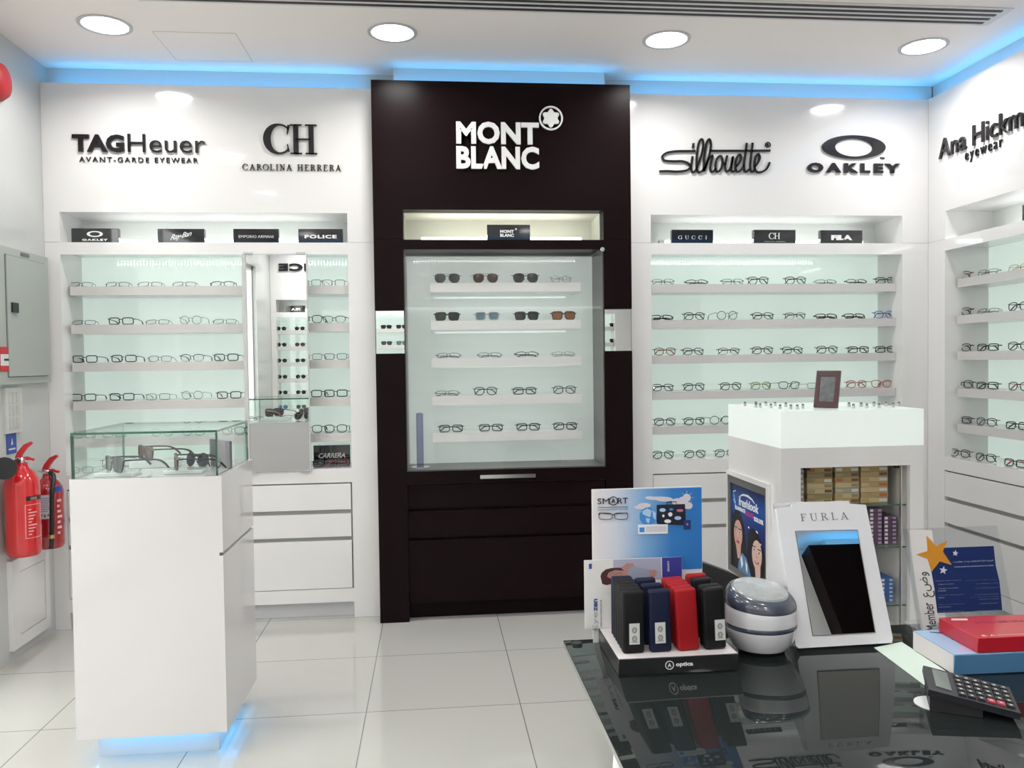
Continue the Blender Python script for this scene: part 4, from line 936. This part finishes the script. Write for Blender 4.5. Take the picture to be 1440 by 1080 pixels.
# ================================================================== GLASS TABLE AND THINGS ON IT
ZT = .70
TX0, TX1, TY0, TY1 = .295, 1.95, .45, 1.861
tb = empty('glass_table', (TX0, TY1, 0), 'black glass-topped table in the foreground', 'table')
tg = glassmat('black_table_glass', (.012, .015, .015), 1.5, gloss=.86)
_n = tg.node_tree; _d = _n.nodes.new('ShaderNodeBsdfDiffuse'); _d.inputs[0].default_value = (.016, .020, .020, 1)
_mx = [q for q in _n.nodes if q.type == 'MIX_SHADER'][0]; _n.links.new(_d.outputs[0], _mx.inputs[1])
m = MB().rbox(0, TX1-TX0, TY0-TY1, 0, ZT-.012, ZT, .0015, 2); m.build('tabletop', tg, tb)
MB().box(-.0006, .0, TY0-TY1+.002, -.002, ZT-.0115, ZT-.001).box(.002, TX1-TX0-.002, 0, .0006, ZT-.0115, ZT-.001).build('edge', mat('table_edge', (.16, .20, .18), .15, coat=1), tb)
lw_ = mat('leg_white', (.80, .80, .80), .2, coat=.6)
for x, y, dx in ((.068, -.35, -.06), (1.55, -.35, .06), (.068, -1.28, -.06), (1.55, -1.28, .06)):
    MB().tube([(x, y, ZT-.0125), (x+dx*.35, y, ZT*.5), (x+dx*1.2, y, .0)], [.022, .026, .034], 14).build('leg', lw_, tb)
MB().lathe([(.012, 0), (.012, .0012), (0, .0012)], k=24).build('bolt_cover', mat('bolt_dark', (.03, .03, .025), .2, metal=.6), tb, (.028, -.022, ZT))
# case display stand --------------------------------------------------
sx0, sx1, sy0, sy1, zt = .373, .627, 1.629, 1.830, ZT+.037
cs = empty('case_stand', ((sx0+sx1)/2, sy0, ZT+.0004), 'low black optica display tray with white top holding glasses cases', 'display stand')
hw = (sx1-sx0)/2
MB().rbox(-hw, hw, 0, sy1-sy0, 0, .0355, .0012, 1).build('tray', mat('tray_black', (.012, .012, .013), .3, coat=.3), cs)
MB().box(-hw+.001, hw-.001, .001, sy1-sy0-.001, .0354, .0366).build('tray_top', mat('tray_white', (.72, .68, .69), .4), cs)
lg = MB(); cx = P(941.5, 935, Y=sy0).x-(sx0+sx1)/2
lg.ringprism(ell(cx, .0185, .0092, .0092, 28), ell(cx, .0185, .0078, .0078, 28), F0, .0002, .0008); text_mb('A', cx-.0040, cx+.0040, .0145, .0225, F0, .0002, .0008, bold=.02, mb=lg); text_mb('optica', cx+.0135, cx+.050, .0130, .0235, F0, .0002, .0008, bold=.03, mb=lg)
lg.build('logo', white_letters, cs)
# printed back card (SMART)
A, B_, C_, D_ = (P(u, v, Y=sy1+.004) for u, v in ((832.2, 687.9), (987, 684.4), (987, 799.6), (836, 786)))
bx0, bx1, bz1 = A.x, B_.x, (A.z+B_.z)/2; bcx = (bx0+bx1)/2; bz0 = ZT+.0005
card = empty('advert_card', (bcx, sy1+.004, bz0), 'tall sky blue SMART card with suitcase and clouds behind the glasses cases', 'advertising card')
cwid = bx1-bx0; chh = bz1-bz0; zsplit = P(987, 799.6, Y=sy1+.004).z-bz0
MB().box(-cwid/2, cwid/2, .0005, .004, 0, chh).build('board', mat('card_white', (.76, .74, .74), .45), card)
MB().box(-cwid/2+.003, cwid/2-.001, -.0004, .0003, zsplit, chh-.002).build('sky_print', gradmat('smart_sky', [(0, (.78, .72, .74)), (.22, (.62, .66, .76)), (.45, (.22, .42, .70)), (.72, (.03, .20, .55)), (1, (.02, .17, .52))], 'X'), card)
pr = MB(); L2 = [.0006]
def cq(u, v): p = P(u, v, Y=sy1+.004); return p.x-bcx, p.z-bz0
def crop(x, y): return cq(800+x/4.908, 660+y/4.908)
def lay2(pts, mi, raw=False): L2[0] += .00008; pr.prism(pts if raw else [crop(*p) for p in pts], F0, .0003, L2[0], mi)
def blob(x, y, rx, ry, mi, n=18): lay2([(x+rx*math.cos(2*PI*i/n), y+ry*math.sin(2*PI*i/n)) for i in range(n)], mi)
cm = [mat('print_cloud', (.66, .62, .68), .4), mat('print_navy', (.010, .012, .03), .4), mat('print_sea', (.05, .25, .62), .4), mat('print_map', (.40, .58, .80), .4), mat('print_pink', (.55, .15, .22), .4), mat('print_white', (.80, .82, .86), .4), mat('print_passport', (.01, .04, .18), .4)]
blob(545, 325, 58, 62, 2); lay2([(505, 290), (540, 270), (570, 285), (560, 330), (530, 320), (510, 310)], 3); lay2([(530, 335), (560, 340), (550, 375), (535, 360)], 3); lay2([(575, 280), (600, 300), (600, 350), (580, 330)], 3)
for x, y, rx, ry in ((490, 262, 38, 14), (520, 248, 45, 16), (560, 195, 34, 9), (620, 200, 90, 12), (660, 208, 60, 14), (750, 225, 40, 26), (790, 215, 34, 28), (825, 250, 28, 24), (780, 250, 60, 24)): blob(x, y, rx, ry, 0)
blob(813, 195, 27, 27, 0)
for k in range(8):
    a_ = k*PI/4; L2[0] += .00002; pr.ribbon([crop(813+34*math.cos(a_), 195+34*math.sin(a_)), crop(813+46*math.cos(a_), 195+46*math.sin(a_))], .0006, F0, .0003, L2[0], 0)
lay2([(605, 245), (800, 238), (806, 375), (800, 385), (615, 378), (605, 368)], 1)
pr.ribbon([crop(675, 245), crop(675, 225), crop(740, 222), crop(740, 243)], .0016, F0, .0003, L2[0]+.0002, 1)
for x, y, w_, h_, mi in ((645, 280, 22, 13, 3), (705, 275, 14, 8, 2), (765, 283, 24, 10, 4), (698, 310, 15, 15, 5), (680, 357, 24, 13, 5), (750, 335, 24, 13, 3), (650, 320, 8, 10, 5)): blob(x, y, w_, h_, mi, 10)
lay2([(792, 350), (838, 348), (838, 412), (792, 414)], 6); blob(815, 378, 8, 9, 4, 10)
lay2([(478, 382), (680, 378), (680, 442), (478, 446)], 5); lay2([(528, 392), (672, 389), (672, 428), (528, 431)], 0); lay2([(485, 400), (520, 399), (520, 432), (485, 433)], 2)
L2[0] += .0001; q0, q1 = crop(196, 240), crop(278, 198); text_mb('SM', q0[0], q1[0], q0[1], q1[1], F0, .0003, L2[0], bold=-.008, mi=1, mb=pr)
q0, q1 = crop(336, 236), crop(405, 195); text_mb('RT', q0[0], q1[0], q0[1], q1[1], F0, .0003, L2[0], bold=-.008, mi=1, mb=pr)
q0 = crop(306, 217); rr = crop(336, 217)[0]-q0[0]; pr.ringprism(ell(q0[0], q0[1], rr, rr, 28), ell(q0[0], q0[1], rr*.87, rr*.87, 28), F0, .0003, L2[0], 1); text_mb('A', q0[0]-rr*.45, q0[0]+rr*.45, q0[1]-rr*.45, q0[1]+rr*.5, F0, .0003, L2[0], bold=.01, mi=1, mb=pr)
pr.ribbon([crop(197, 262), crop(405, 257)], .0004, F0, .0003, L2[0], 1)
q0, q1 = crop(197, 282), crop(405, 268); text_mb('READY MAGNETIC GLASSES', q0[0], q1[0], q0[1], q1[1], F0, .0003, L2[0], bold=-.01, mi=3, mb=pr)
for cxx in (252, 358):
    pts = [crop(cxx+46*math.copysign(abs(math.cos(a_))**.5, math.cos(a_)), 322+22*math.copysign(abs(math.sin(a_))**.6, math.sin(a_))) for a_ in [2*PI*i/24 for i in range(25)]]
    pr.ribbon(pts, .0007, F0, .0003, L2[0], 1)
pr.ribbon([crop(203, 312), crop(210, 300), crop(295, 308), crop(305, 314), crop(315, 306), crop(400, 300), crop(406, 304)], .0010, F0, .0003, L2[0], 1)
pr.build('printed_picture', cm, card)
# Eyezen leaflet standing at the back left of the tray
ez = P(825.6, 891, Y=sy1-.004); e0, e1 = P(821.4, 788.4, Y=sy1-.008), P(959, 783, Y=sy1-.008)
ecx = (e0.x+e1.x)/2; ezb = zt+.0006
lf = empty('leaflet', (ecx, sy1-.008, ezb), 'white Eyezen leaflet with a reclining person, standing sideways behind the cases', 'leaflet')
ew = e1.x-e0.x; eh = (e0.z+e1.z)/2-ezb
MB().box(-ew/2, ew/2, 0, .003, 0, eh).build('paper', mat('leaflet_white', (.74, .72, .72), .4), lf)
def eq(u, v): p = P(u, v, Y=sy1-.008); return p.x-ecx, p.z-ezb
def ec_(x, y): return eq(800+x/4.908, 660+y/4.908)
L2 = [.0003]; pr = MB()
def lay3(pts, mi): L2[0] += .00008; pr.prism([ec_(*p) for p in pts], F0, .0, L2[0], mi)
cm = [mat('print_lilac_grey', (.42, .42, .55), .4), mat('print_hair_brown', (.08, .03, .035), .4), mat('print_skin_rose', (.50, .25, .23), .4), mat('print_shirt', (.32, .36, .46), .4), mat('print_violet', (.05, .05, .30), .3), mat('print_ink', (.05, .09, .30), .4), mat('print_grey', (.30, .30, .33), .4), mat('print_white', (.80, .82, .86), .4)]
lay3([(305, 624), (635, 611), (638, 760), (310, 760)], 0)
lay3([(218, 740), (225, 715), (255, 690), (300, 680), (360, 678), (400, 690), (400, 760), (260, 800), (230, 790)], 1)
lay3([(262, 740), (275, 712), (320, 695), (380, 700), (410, 720), (400, 755), (300, 760)], 2)
lay3([(360, 680), (400, 645), (440, 648), (460, 680), (440, 710), (400, 720)], 2); lay3([(430, 665), (560, 690), (610, 700), (600, 730), (500, 740), (430, 770), (400, 720)], 3); lay3([(550, 700), (590, 690), (610, 710), (590, 745), (560, 740)], 2)
for x in (300, 345): pr.ribbon([ec_(x-17, 728), ec_(x-15, 716), ec_(x+15, 713), ec_(x+17, 726), ec_(x+10, 736), ec_(x-10, 738), ec_(x-17, 728)], .0006, F0, 0, L2[0]+.0002, 1)
lay3([(642, 609), (779, 603), (779, 760), (645, 760)], 4)
q0, q1 = ec_(680, 705), ec_(692, 630)
Fv = lambda a_, b_, d: (q0[0]+(b_)*(q1[0]-q0[0]), -d, q0[1]+a_*(q1[1]-q0[1]))
text_mb('SERENITY', 0, 1, 1, 0, Fv, 0, L2[0]+.0003, bold=.01, mi=7, mb=pr)
def vert(s_, x0, x1, y0, y1, bold, mi):
    q0, q1 = ec_(x0, y0), ec_(x1, y1)          # reading upwards
    F_ = lambda a_, b_, d: (q1[0]+b_*(q0[0]-q1[0]), -d, q0[1]+a_*(q1[1]-q0[1])); text_mb(s_, 0, 1, 0, 1, F_, 0, .0006, bold=bold, mi=mi, mb=pr)
vert('Eye', 165, 205, 1110, 985, -.01, 6); vert('zen', 172, 197, 980, 893, .03, 5); vert('LENSES FOR A CONNECTED LIFE', 217, 227, 1090, 900, -.01, 6)
lay3([(137, 652), (158, 650), (158, 686), (138, 688)], 5); pr.build('printed_picture', cm, lf)
# spectacle cases ------------------------------------------------------
case_cols = {'black': mat('case_black', (.006, .006, .007), .55, spec=.25, bump=.25, bscale=900), 'navy': mat('case_navy', (.006, .010, .036), .55, spec=.25, bump=.25, bscale=900), 'red': mat('case_red', (.33, .006, .010), .5, spec=.25, bump=.25, bscale=900)}
cproto = {}
def case(col, x, y, label, lean=0., sticker=None, wd=.047):
    key = (col, sticker)
    if key in cproto: o = copy_tree(cproto[key])
    else:
        o = empty('glasses_case', (0, 0, 0), '', 'glasses case', 'glasses cases in the tray')
        MB().rbox(-wd/2, wd/2, 0, .0185, 0, .132, .0065, 3).build('shell', case_cols[col], o)
        MB().rbox(-wd/2-.0003, wd/2+.0003, .0105, .0112, .004, .1285, .0002, 1).build('seam', black_plastic, o)
        if sticker:
            s = sticker; k = MB().box(s-.011, s+.011, -.0006, .0003, .020, .064, 0)
            for zz in (.032, .050):
                k.prism(ell(s, zz, .0055, .0065, 14), F0, .0006, .0008, 1); k.prism(ell(s, zz, .003, .0045, 10), F0, .0008, .0010, 2)
            for q in range(4): k.box(s-.006+q*.0035, s-.004+q*.0035, -.0008, -.0005, .0235, .0265, 1)
            k.build('sticker', [mat('sticker_white', (.62, .62, .60), .4), mat('sticker_grey', (.22, .22, .22), .4), mat('sticker_mid', (.42, .42, .42), .4)], o)
        cproto[key] = o
    o.location = (x, y, zt+.0004); o.rotation_euler = (0, lean, 0); o['label'] = label
cy0 = 1.652
for k in range(6): case('navy' if k == 5 else 'black', .4115+.0006*k, cy0+k*.0222, '%s glasses case, %s in the leftmost tray column' % ('navy' if k == 5 else 'black', 'at the back' if k == 5 else ORD[k]+' from the front'), 0, .0012 if k == 0 else None)
for k in range(3): case('navy', .470-.0025*k, cy0+k*.0460, 'navy glasses case, %s in the second tray column' % (ORD[k]+' from the front'), R(-1.2), -.0012 if k == 0 else None)
for k in range(5): case('red', .5305, cy0+k*.0222, 'red glasses case, %s in the third tray column' % (ORD[k]+' from the front'), R(-3.4))
for k, c_ in enumerate(('black', 'black', 'black', 'red')): case(c_, .5885, cy0+(0, .0222, .075, .110)[k], '%s glasses case, %s in the rightmost tray column' % (c_, ORD[k]+' from the front' if k < 3 else 'at the back'), R(-2), .010 if k == 0 else None)
# ultrasonic cleaner ---------------------------------------------------
ccx = P(1069.5, 875, Y=1.745).x
uc = empty('ultrasonic_cleaner', (ccx, 1.745, ZT+.0003), 'round white ultrasonic cleaner with dark grey lid and clear window', 'ultrasonic cleaner')
tl = lambda x, y, z: max(0, z-.085)*0 + (-x*.09+y*.20)*min(1, max(0, (z-.094)/.02))
sy = .95
MB().lathe([(.050, 0), (.052, .006), (0, .006)], k=40, sy=sy).build('foot', black_plastic, uc)
MB().lathe([(.050, .006), (.060, .009), (.072, .027), (.0785, .052), (.0785, .055)], k=48, sy=sy).build('lower_shell', mat('cleaner_white', (.74, .73, .76), .12, coat=1), uc)
cgm = mat('cleaner_grey', (.055, .065, .095), .22, coat=.8)
MB().lathe([(.0783, .0545), (.0792, .056), (.0792, .064), (.0783, .0655)], k=48, sy=sy).build('stripe', cgm, uc)
MB().lathe([(.0790, .065), (.0795, .070), (.0788, .088), (.0775, .100), (.076, .102)], k=48, sy=sy).build('upper_shell', mat('cleaner_white', (.74, .73, .76), .12, coat=1), uc)
MB().lathe([(.076, .100), (.0782, .103), (.0785, .110), (.0760, .121), (.070, .129), (.063, .133), (0, .1335)], k=48, sy=sy, tilt=tl).build('lid', cgm, uc)
MB().lathe([(.061, .1332), (.059, .1370), (.036, .141), (0, .142)], k=40, sy=.92, tilt=tl).build('window', mat('cleaner_window', (.36, .39, .40), .12, coat=1, var=.25, bscale=60), uc)
MB().rbox(-.014, .014, -.008, .010, -.006, .008, .003, 2).build('latch_button', cgm, uc, (.058, .052, .118))
# leaning counter mirror stand (FURLA) ----------------------------------
class Plane:
    def __init__(s, o, r, u): s.o, s.r, s.u = Vector(o), Vector(r).normalized(), Vector(u).normalized(); s.n = s.r.cross(s.u)
    def q(s, u_, v_):
        d = (u_-720)/FPX*_r2-(v_-540)/FPX*_u2+_f; c = Vector((0, 0, CH)); t_ = (s.o-c).dot(s.n)/d.dot(s.n); p = c+d*t_-s.o
        return p.dot(s.r), p.dot(s.u)
    def fr(s, a_, b_, d_): return tuple(s.r*a_+s.u*b_+s.n*d_)       # relative to the plane's origin; d_ > 0 towards the viewer
BLp, BRp = P(1122, 915, Z=ZT), P(1255, 907, Z=ZT); tt = R(22)
rr_ = (BRp-BLp).normalized(); bkv = Vector((-rr_.y, rr_.x, 0)); upv = bkv*math.sin(tt)+Vector((0, 0, math.cos(tt)))
FP = Plane(BLp+Vector((0, 0, .0049)), rr_, upv)
fu = empty('counter_mirror', FP.o, 'white FURLA counter mirror stand with a leaning rectangular mirror', 'mirror stand')
pxs = [(1124, 915), (1249, 908), (1254.5, 904), (1255.5, 897), (1217.8, 710), (1196, 708.3), (1190.6, 704.8), (1117, 706), (1113, 712.5), (1092, 714), (1119, 908)]
outp = [FP.q(*p) for p in pxs]; outp = [(a_, max(b_, .0)) for a_, b_ in outp]
mir = [FP.q(*p) for p in ((1143, 893.6), (1230, 889), (1204.8, 745.8), (1118.7, 747.6))]
fwm = mat('stand_white', (.74, .74, .77), .16, coat=.9)
MB().prism(outp, FP.fr, -.014, 0).build('front_board', fwm, fu)
bz = [Vector(FP.fr(a_, b_, -.014)) for a_, b_ in ((.004, .001), (.220, .001), (.20, .33), (.006, .33))]
dx_ = Vector((0, .17, 0)); v1 = bz[0]+dx_; v2 = bz[1]+dx_; v1.z = v2.z = .0005
back = MB().add([tuple(v_) for v_ in (bz[0], bz[1], bz[2], bz[3], v1, v2)], [(0, 3, 4), (1, 5, 2), (0, 4, 5, 1), (3, 2, 5, 4)], 0)
back.build('back_support', fwm, fu)
MB().prism(mir, FP.fr, .0003, .0015).build('mirror_glass', mirror_m, fu)
ex_ = [(a_+da, b_+db) for (a_, b_), (da, db) in zip(mir, ((-.0015, -.0015), (.0015, -.0015), (.0015, .0015), (-.0015, .0015)))]
MB().ringprism(ex_, mir, FP.fr, .0002, .0018).build('mirror_rim', mat('rim_grey', (.18, .16, .16), .4), fu)
l0, l1 = FP.q(1125.9, 733), FP.q(1190.6, 719.5)
serif_mb('FURLA', l0[0]+.001, l1[0]+.001, l0[1], l1[1]-.001, FP.fr, .0002, .001, gap=.35).build('lettering', mat('letter_gold_grey', (.30, .29, .26), .35, metal=.5), fu)
# membership sign in a clear acrylic stand ------------------------------
mo = P(1292, 889, Z=ZT)+Vector((0, 0, .001)); tt = R(16)
MP = Plane(mo+Vector((0, 0, .0004)), (1, .0, 0), (0, math.sin(tt), math.cos(tt)))
ms = empty('membership_sign', MP.o, 'membership notice with orange star in a clear acrylic stand behind the boxes', 'sign')
tl_, tr_ = MP.q(1271.6, 743.4), MP.q(1402, 739.4); br_ = MP.q(1424, 880)
aw = max(tr_[0], br_[0]); a0_ = min(0, tl_[0]); ahh = (tl_[1]+tr_[1])/2
MB().prism([(a0_, 0), (aw, 0), (aw, ahh), (a0_, ahh)], MP.fr, -.003, 0).prism([(a0_, 0), (a0_+.004, 0), (a0_+.004, ahh), (a0_, ahh)], MP.fr, 0, .012).build('acrylic_panel', acrylic, ms)
MB().add([tuple(Vector(v_)) for v_ in ((0, -.002, 0), (aw, -.002, 0), (aw, .075, 0), (0, .075, 0), (0, -.002, .003), (aw, -.002, .003), (aw, .075, .003), (0, .075, .003))], [(0, 1, 2, 3), (4, 5, 6, 7), (0, 1, 5, 4), (1, 2, 6, 5), (2, 3, 7, 6), (3, 0, 4, 7)]).build('acrylic_foot', acrylic, ms)
def mc(x, y): return MP.q(1270+x/6.353, 730+y/6.353)
MB().prism([mc(55, 95), mc(255, 100), mc(380, 880), mc(160, 1010)], MP.fr, .0004, .0009).build('paper', mat('paper_white', (.72, .70, .69), .5), ms)
MB().prism([mc(215, 262), mc(805, 240), mc(825, 420), mc(858, 560), mc(872, 700), (mc(890, 860)[0], .04), (mc(312, 890)[0], .04), mc(275, 610), mc(250, 470)], MP.fr, .0010, .0016).build('notice', mat('notice_navy', (.010, .025, .12), .35), ms)
pr = MB(); pr.prism([mc(*p) for p in ((205, 150), (288, 240), (388, 195), (350, 290), (430, 410), (322, 378), (250, 470), (215, 355), (115, 315), (215, 285))], MP.fr, .0016, .0024, 0)
def star(cx, cy, r_, rot=0): pr.prism([mc(cx+(r_ if i % 2 == 0 else r_*.42)*math.sin(PI*i/5+rot), cy-(r_ if i % 2 == 0 else r_*.42)*math.cos(PI*i/5+rot)) for i in range(10)], MP.fr, .0016, .0022, 1)
star(462, 305, 28, .15); star(355, 458, 38, .15)
pr.build('stars', [mat('star_orange', (.62, .26, .02), .4), mat('star_white', (.62, .64, .72), .4)], ms)
pr = MB()
def mtext(s_, x0, x1, y0, y1, bold=0., mb=None):
    q0, q1 = mc(x0, y1), mc(x1, y0); return text_mb(s_, q0[0], q1[0], q0[1], q1[1], MP.fr, .0016, .0020, bold=bold, mb=mb or pr)
mtext('برنامج دبي للخدمة المتميزة', 445, 800, 362, 392, .01); mtext('DUBAI SERVICE EXCELLENCE SCHEME', 455, 803, 410, 432, .02)
mtext('Members shall commit to:', 285, 520, 542, 556); mtext('يلتزم أعضاء البرنامج بما يلي', 552, 832, 536, 552)
for y, s_, x1 in ((580, 'Display clear prices', 450), (616, 'Train staff to serve customers', 490), (640, 'properly', 378), (676, 'Follow the complaint policy', 545), (702, 'clearly', 365), (760, 'Offer refund or exchange terms', 545), (784, 'as promised', 420), (822, 'Provide accurate advice to', 540), (848, 'customers', 424)): mtext(s_, 312, x1, y-6, y+8)
for y, x0_, s_ in ((572, 650, 'عرض الأسعار بوضوح'), (612, 630, 'تدريب الموظفين على خدمة'), (670, 640, 'اتباع سياسة الشكاوى'), (692, 592, 'تقديم شروط الاستبدال أو الإرجاع'), (712, 675, 'كما هو متفق عليه'), (750, 680, 'تقديم المعلومات'), (815, 636, 'تقديم نصائح دقيقة للعملاء')): mtext(s_, x0_, 850, y-6, y+9)
pr.build('notice_text', mat('ink_pale', (.45, .48, .62), .4), ms)
pr = MB()
def mvert(s_, x0, x1, y0, y1, bold):
    q00, q10 = mc(x0, y0), mc(x1, y1)
    dlt = (mc(x0, y0)[0]-mc(x0-14, y1)[0])
    F_ = lambda a_, b_, d: MP.fr(q10[0]-(1-a_)*0+(b_)*(q00[0]-q10[0]), q00[1]+a_*(q10[1]-q00[1]), d); text_mb(s_, 0, 1, 0, 1, F_, .0012, .0016, bold=bold, mb=pr)
mvert('عضو', 172, 248, 700, 470, .0); mvert('Member', 212, 262, 1000, 745, .0)
pr.build('margin_text', lab_d, ms)
# blue and red boxes ------------------------------------------------------
def boxobj(name, org, rz, w, d, h): return None
A, B_ = P(1272.8, 918, Z=ZT), P(1342, 950, Z=ZT); rz = math.atan2((A-B_).y, (A-B_).x)-PI/2
bb = empty('leaflet_box', (B_.x, B_.y, ZT+.0006), 'flat light blue box with printed lid on the table under the red box', 'box', None, (0, 0, R(-1.5)))
MB().rbox(0, .30, 0, .150, 0, .041, .0012, 1).build('carton', mat('box_blue', (.075, .20, .38), .35, coat=.2), bb)
MB().box(-.0006, .0002, .002, .148, .001, .0405).build('side_panel', mat('box_side', (.68, .62, .64), .45), bb)
lidm = MB().box(.0005, .2995, .001, .149, .041, .0422, 0)
Lf = lambda a_, b_, d: (a_, b_, .0422+d)
lidm.prism([(.02, .015), (.28, .012), (.28, .10), (.10, .13)], Lf, 0, .0002, 1)
for p in ([(.03, .135), (.05, .128), (.07, .125)], [(.05, .085), (.06, .10), (.085, .095), (.10, .08), (.09, .075)], [(.085, .11), (.09, .06), (.11, .055)]): lidm.ribbon(p, [.004, .008, .003][:len(p)] if len(p) == 3 else .0022, Lf, .0002, .0005, 2)
lidm.build('printed_lid', [mat('lid_sky', (.34, .52, .74), .35, coat=.3), mat('lid_lilac', (.48, .42, .62), .35), mat('lid_ink', (.05, .02, .08), .4)], bb)
A, B_ = P(1312, 889.8, Z=ZT+.0435), P(1374.8, 918.7, Z=ZT+.0435)
rb = empty('red_box', (B_.x, B_.y, ZT+.0436), 'flat bright red box with white sticker lying on the light blue box', 'box', None, (0, 0, R(-1.5)))
MB().rbox(0, .22, 0, .134, 0, .0315, .0012, 1).build('carton', mat('box_red', (.50, .010, .025), .3, coat=.4), rb)
rl = MB().prism([(.015, .112), (.050, .108), (.056, .118), (.022, .123)], lambda a_, b_, d: (a_, b_, .0315+d), 0, .0004, 0)
text_mb('R  A', .018, .045, .008, .016, lambda a_, b_, d: (a_, b_, .0315+d), 0, .0004, bold=.03, mb=rl); rl.ribbon([(.05, .012), (.2, .014)], .0012, lambda a_, b_, d: (a_, b_, .0315+d), 0, .0004)
rl.build('label', mat('label_pinkish', (.72, .55, .52), .4), rb)
text_mb('OPTICAL LENS CATALOGUE', .055, .20, .085, .098, lambda a_, b_, d: (a_, b_, .0315+d), 0, .0004).build('lid_print', mat('print_wine', (.26, .012, .08), .35), rb)
# calculator ---------------------------------------------------------------
_y, _p = -.478, -.138
o0 = Vector((.8955, 1.3915, .7419)); rv = Vector((math.cos(_y)*math.cos(_p), math.sin(_y)*math.cos(_p), math.sin(_p)))
uv = Vector((0, 0, 1)).cross(rv).normalized(); uv = uv*math.cos(.045)+rv.cross(uv)*math.sin(.045)
CP = Plane(o0, rv, uv); cw_, chh_ = .146, .112
ca = empty('calculator', (o0.x, o0.y, o0.z), 'black desktop calculator with raised display and two red keys', 'calculator')
MB().prism([(0, 0), (cw_, -.006), (cw_, chh_-.008), (0, chh_)], CP.fr, -.012, 0).build('body', mat('calc_black', (.016, .015, .020), .35, bump=.1), ca)
wz = MB(); zb_ = ZT+.0006-o0.z
tpz = [Vector(CP.fr(a_, b_, -.0121)) for a_, b_ in ((.004, .006), (.09, .004), (.09, chh_-.012), (.004, chh_-.006))]
btm = [Vector((v_.x, v_.y, zb_)) for v_ in tpz]
wz.add([tuple(v_) for v_ in tpz+btm], [(0, 1, 2, 3), (4, 7, 6, 5), (0, 4, 5, 1), (1, 5, 6, 2), (2, 6, 7, 3), (3, 7, 4, 0)]); wz.build('wedge_foot', mat('calc_foot', (.010, .010, .011), .5), ca)
MB().prism([(.014, .022), (.040, .018), (.040, .100), (.014, .102)], CP.fr, .0002, .0012).build('display', mat('calc_display', (.10, .12, .11), .12, coat=1), ca)
kk = mat('calc_key', (.020, .020, .022), .4); ki = mat('calc_key_ink', (.55, .55, .55), .4); kr = mat('calc_key_red', (.50, .06, .09), .35)
kproto = {}
for i in range(6):
    for j in range(5):
        red = (j == 0 and i in (3, 4)); a_ = .050+i*.0155; b_ = .008+j*.0190; pk = kproto.get(red)
        if pk is None:
            mm = MB().prism([(0, 0), (.0125, 0), (.0125, .013), (0, .013)], CP.fr, .0002, .003, 0).prism([(.004, .004), (.0085, .004), (.0085, .009), (.004, .009)], CP.fr, .003, .0032, 1)
            o = mm.build('key', [kr if red else kk, ki if not red else mat('calc_ink_pink', (.75, .4, .42), .4)], ca); kproto[red] = o; bo = o
        else: o = pk.copy(); COL.objects.link(o)
        o.location = CP.fr(a_, b_, 0)
        if red: o['label'] = 'red key'
# flat pale mint patch and flat white disc on the table
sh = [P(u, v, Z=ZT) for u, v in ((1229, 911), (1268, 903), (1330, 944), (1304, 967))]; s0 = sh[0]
tag(MB().prism([(p.x-s0.x, p.y-s0.y) for p in sh], lambda a_, b_, d: (a_, b_, d), .0003, .0008).build('mint_patch', mat('patch_mint', (.66, .80, .70), .35, coat=.5), None, (s0.x, s0.y, ZT)), 'flat pale mint patch on the table, partly under the light blue box', 'paper')
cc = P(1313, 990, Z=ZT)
co = empty('roundel', (cc.x, cc.y, ZT+.0003), 'flat white disc beside the calculator display end', 'roundel')
MB().lathe([(0, 0), (.034, 0), (.034, .0012), (0, .0012)], k=36).build('disc', mat('roundel_white', (.72, .74, .72), .5), co)
# black chair behind the table ------------------------------------------------
ch = empty('office_chair', (.80, 2.42, 0), 'black chair behind the glass table with only its curved back showing', 'chair', None, (0, 0, 0))
bk = [(p_-.055, q_) for p_, q_ in [(-.20, .42), (.22, .42), (.235, .60), (.215, .665), (.14, .71), (.05, .745), (-.04, .757), (-.11, .745), (-.17, .70), (-.21, .62)]]
bkm = MB(); bkm.prism(bk, lambda a_, b_, d: (a_, d+.10*(a_/.25)**2*-1+.02, b_), -.10, -.06, 0, True); bkm.build('backrest', mat('chair_black', (.014, .014, .015), .55, bump=.3, bscale=500), ch)
MB().rbox(-.16, .23, -.05, .40, .40, .46, .02, 3).build('seat', mat('chair_black', (.014, .014, .015), .55), ch)
MB().tube([(0, .18, .06), (0, .18, .40)], .025, 12).build('column', chrome, ch)
for k in range(5):
    a_ = 2*PI*k/5; x, y = .20*math.cos(a_), .18+.20*math.sin(a_)
    lg_ = MB().tube([(0, .18, .085), (x, y, .06)], [.020, .014], 8).build('leg', black_plastic, ch)
    MB().lathe([(.024, -.011), (.026, 0), (.024, .011)], k=16).build('caster', black_plastic, lg_, (x, y, .0265), (PI/2, 0, a_))
# tall dark cabinet behind the viewer, reflected in the counter mirror
dc = empty('dark_cabinet', (3.45, -1.37, 0), 'tall black cabinet behind the viewer, reflected in the counter mirror', 'cabinet')
MB().box(-.64, .64, -.40, 0, .08, 2.797).build('body', wenge, dc); MB().box(-.60, .60, -.38, -.04, 0, .08).build('plinth', black_plastic, dc)
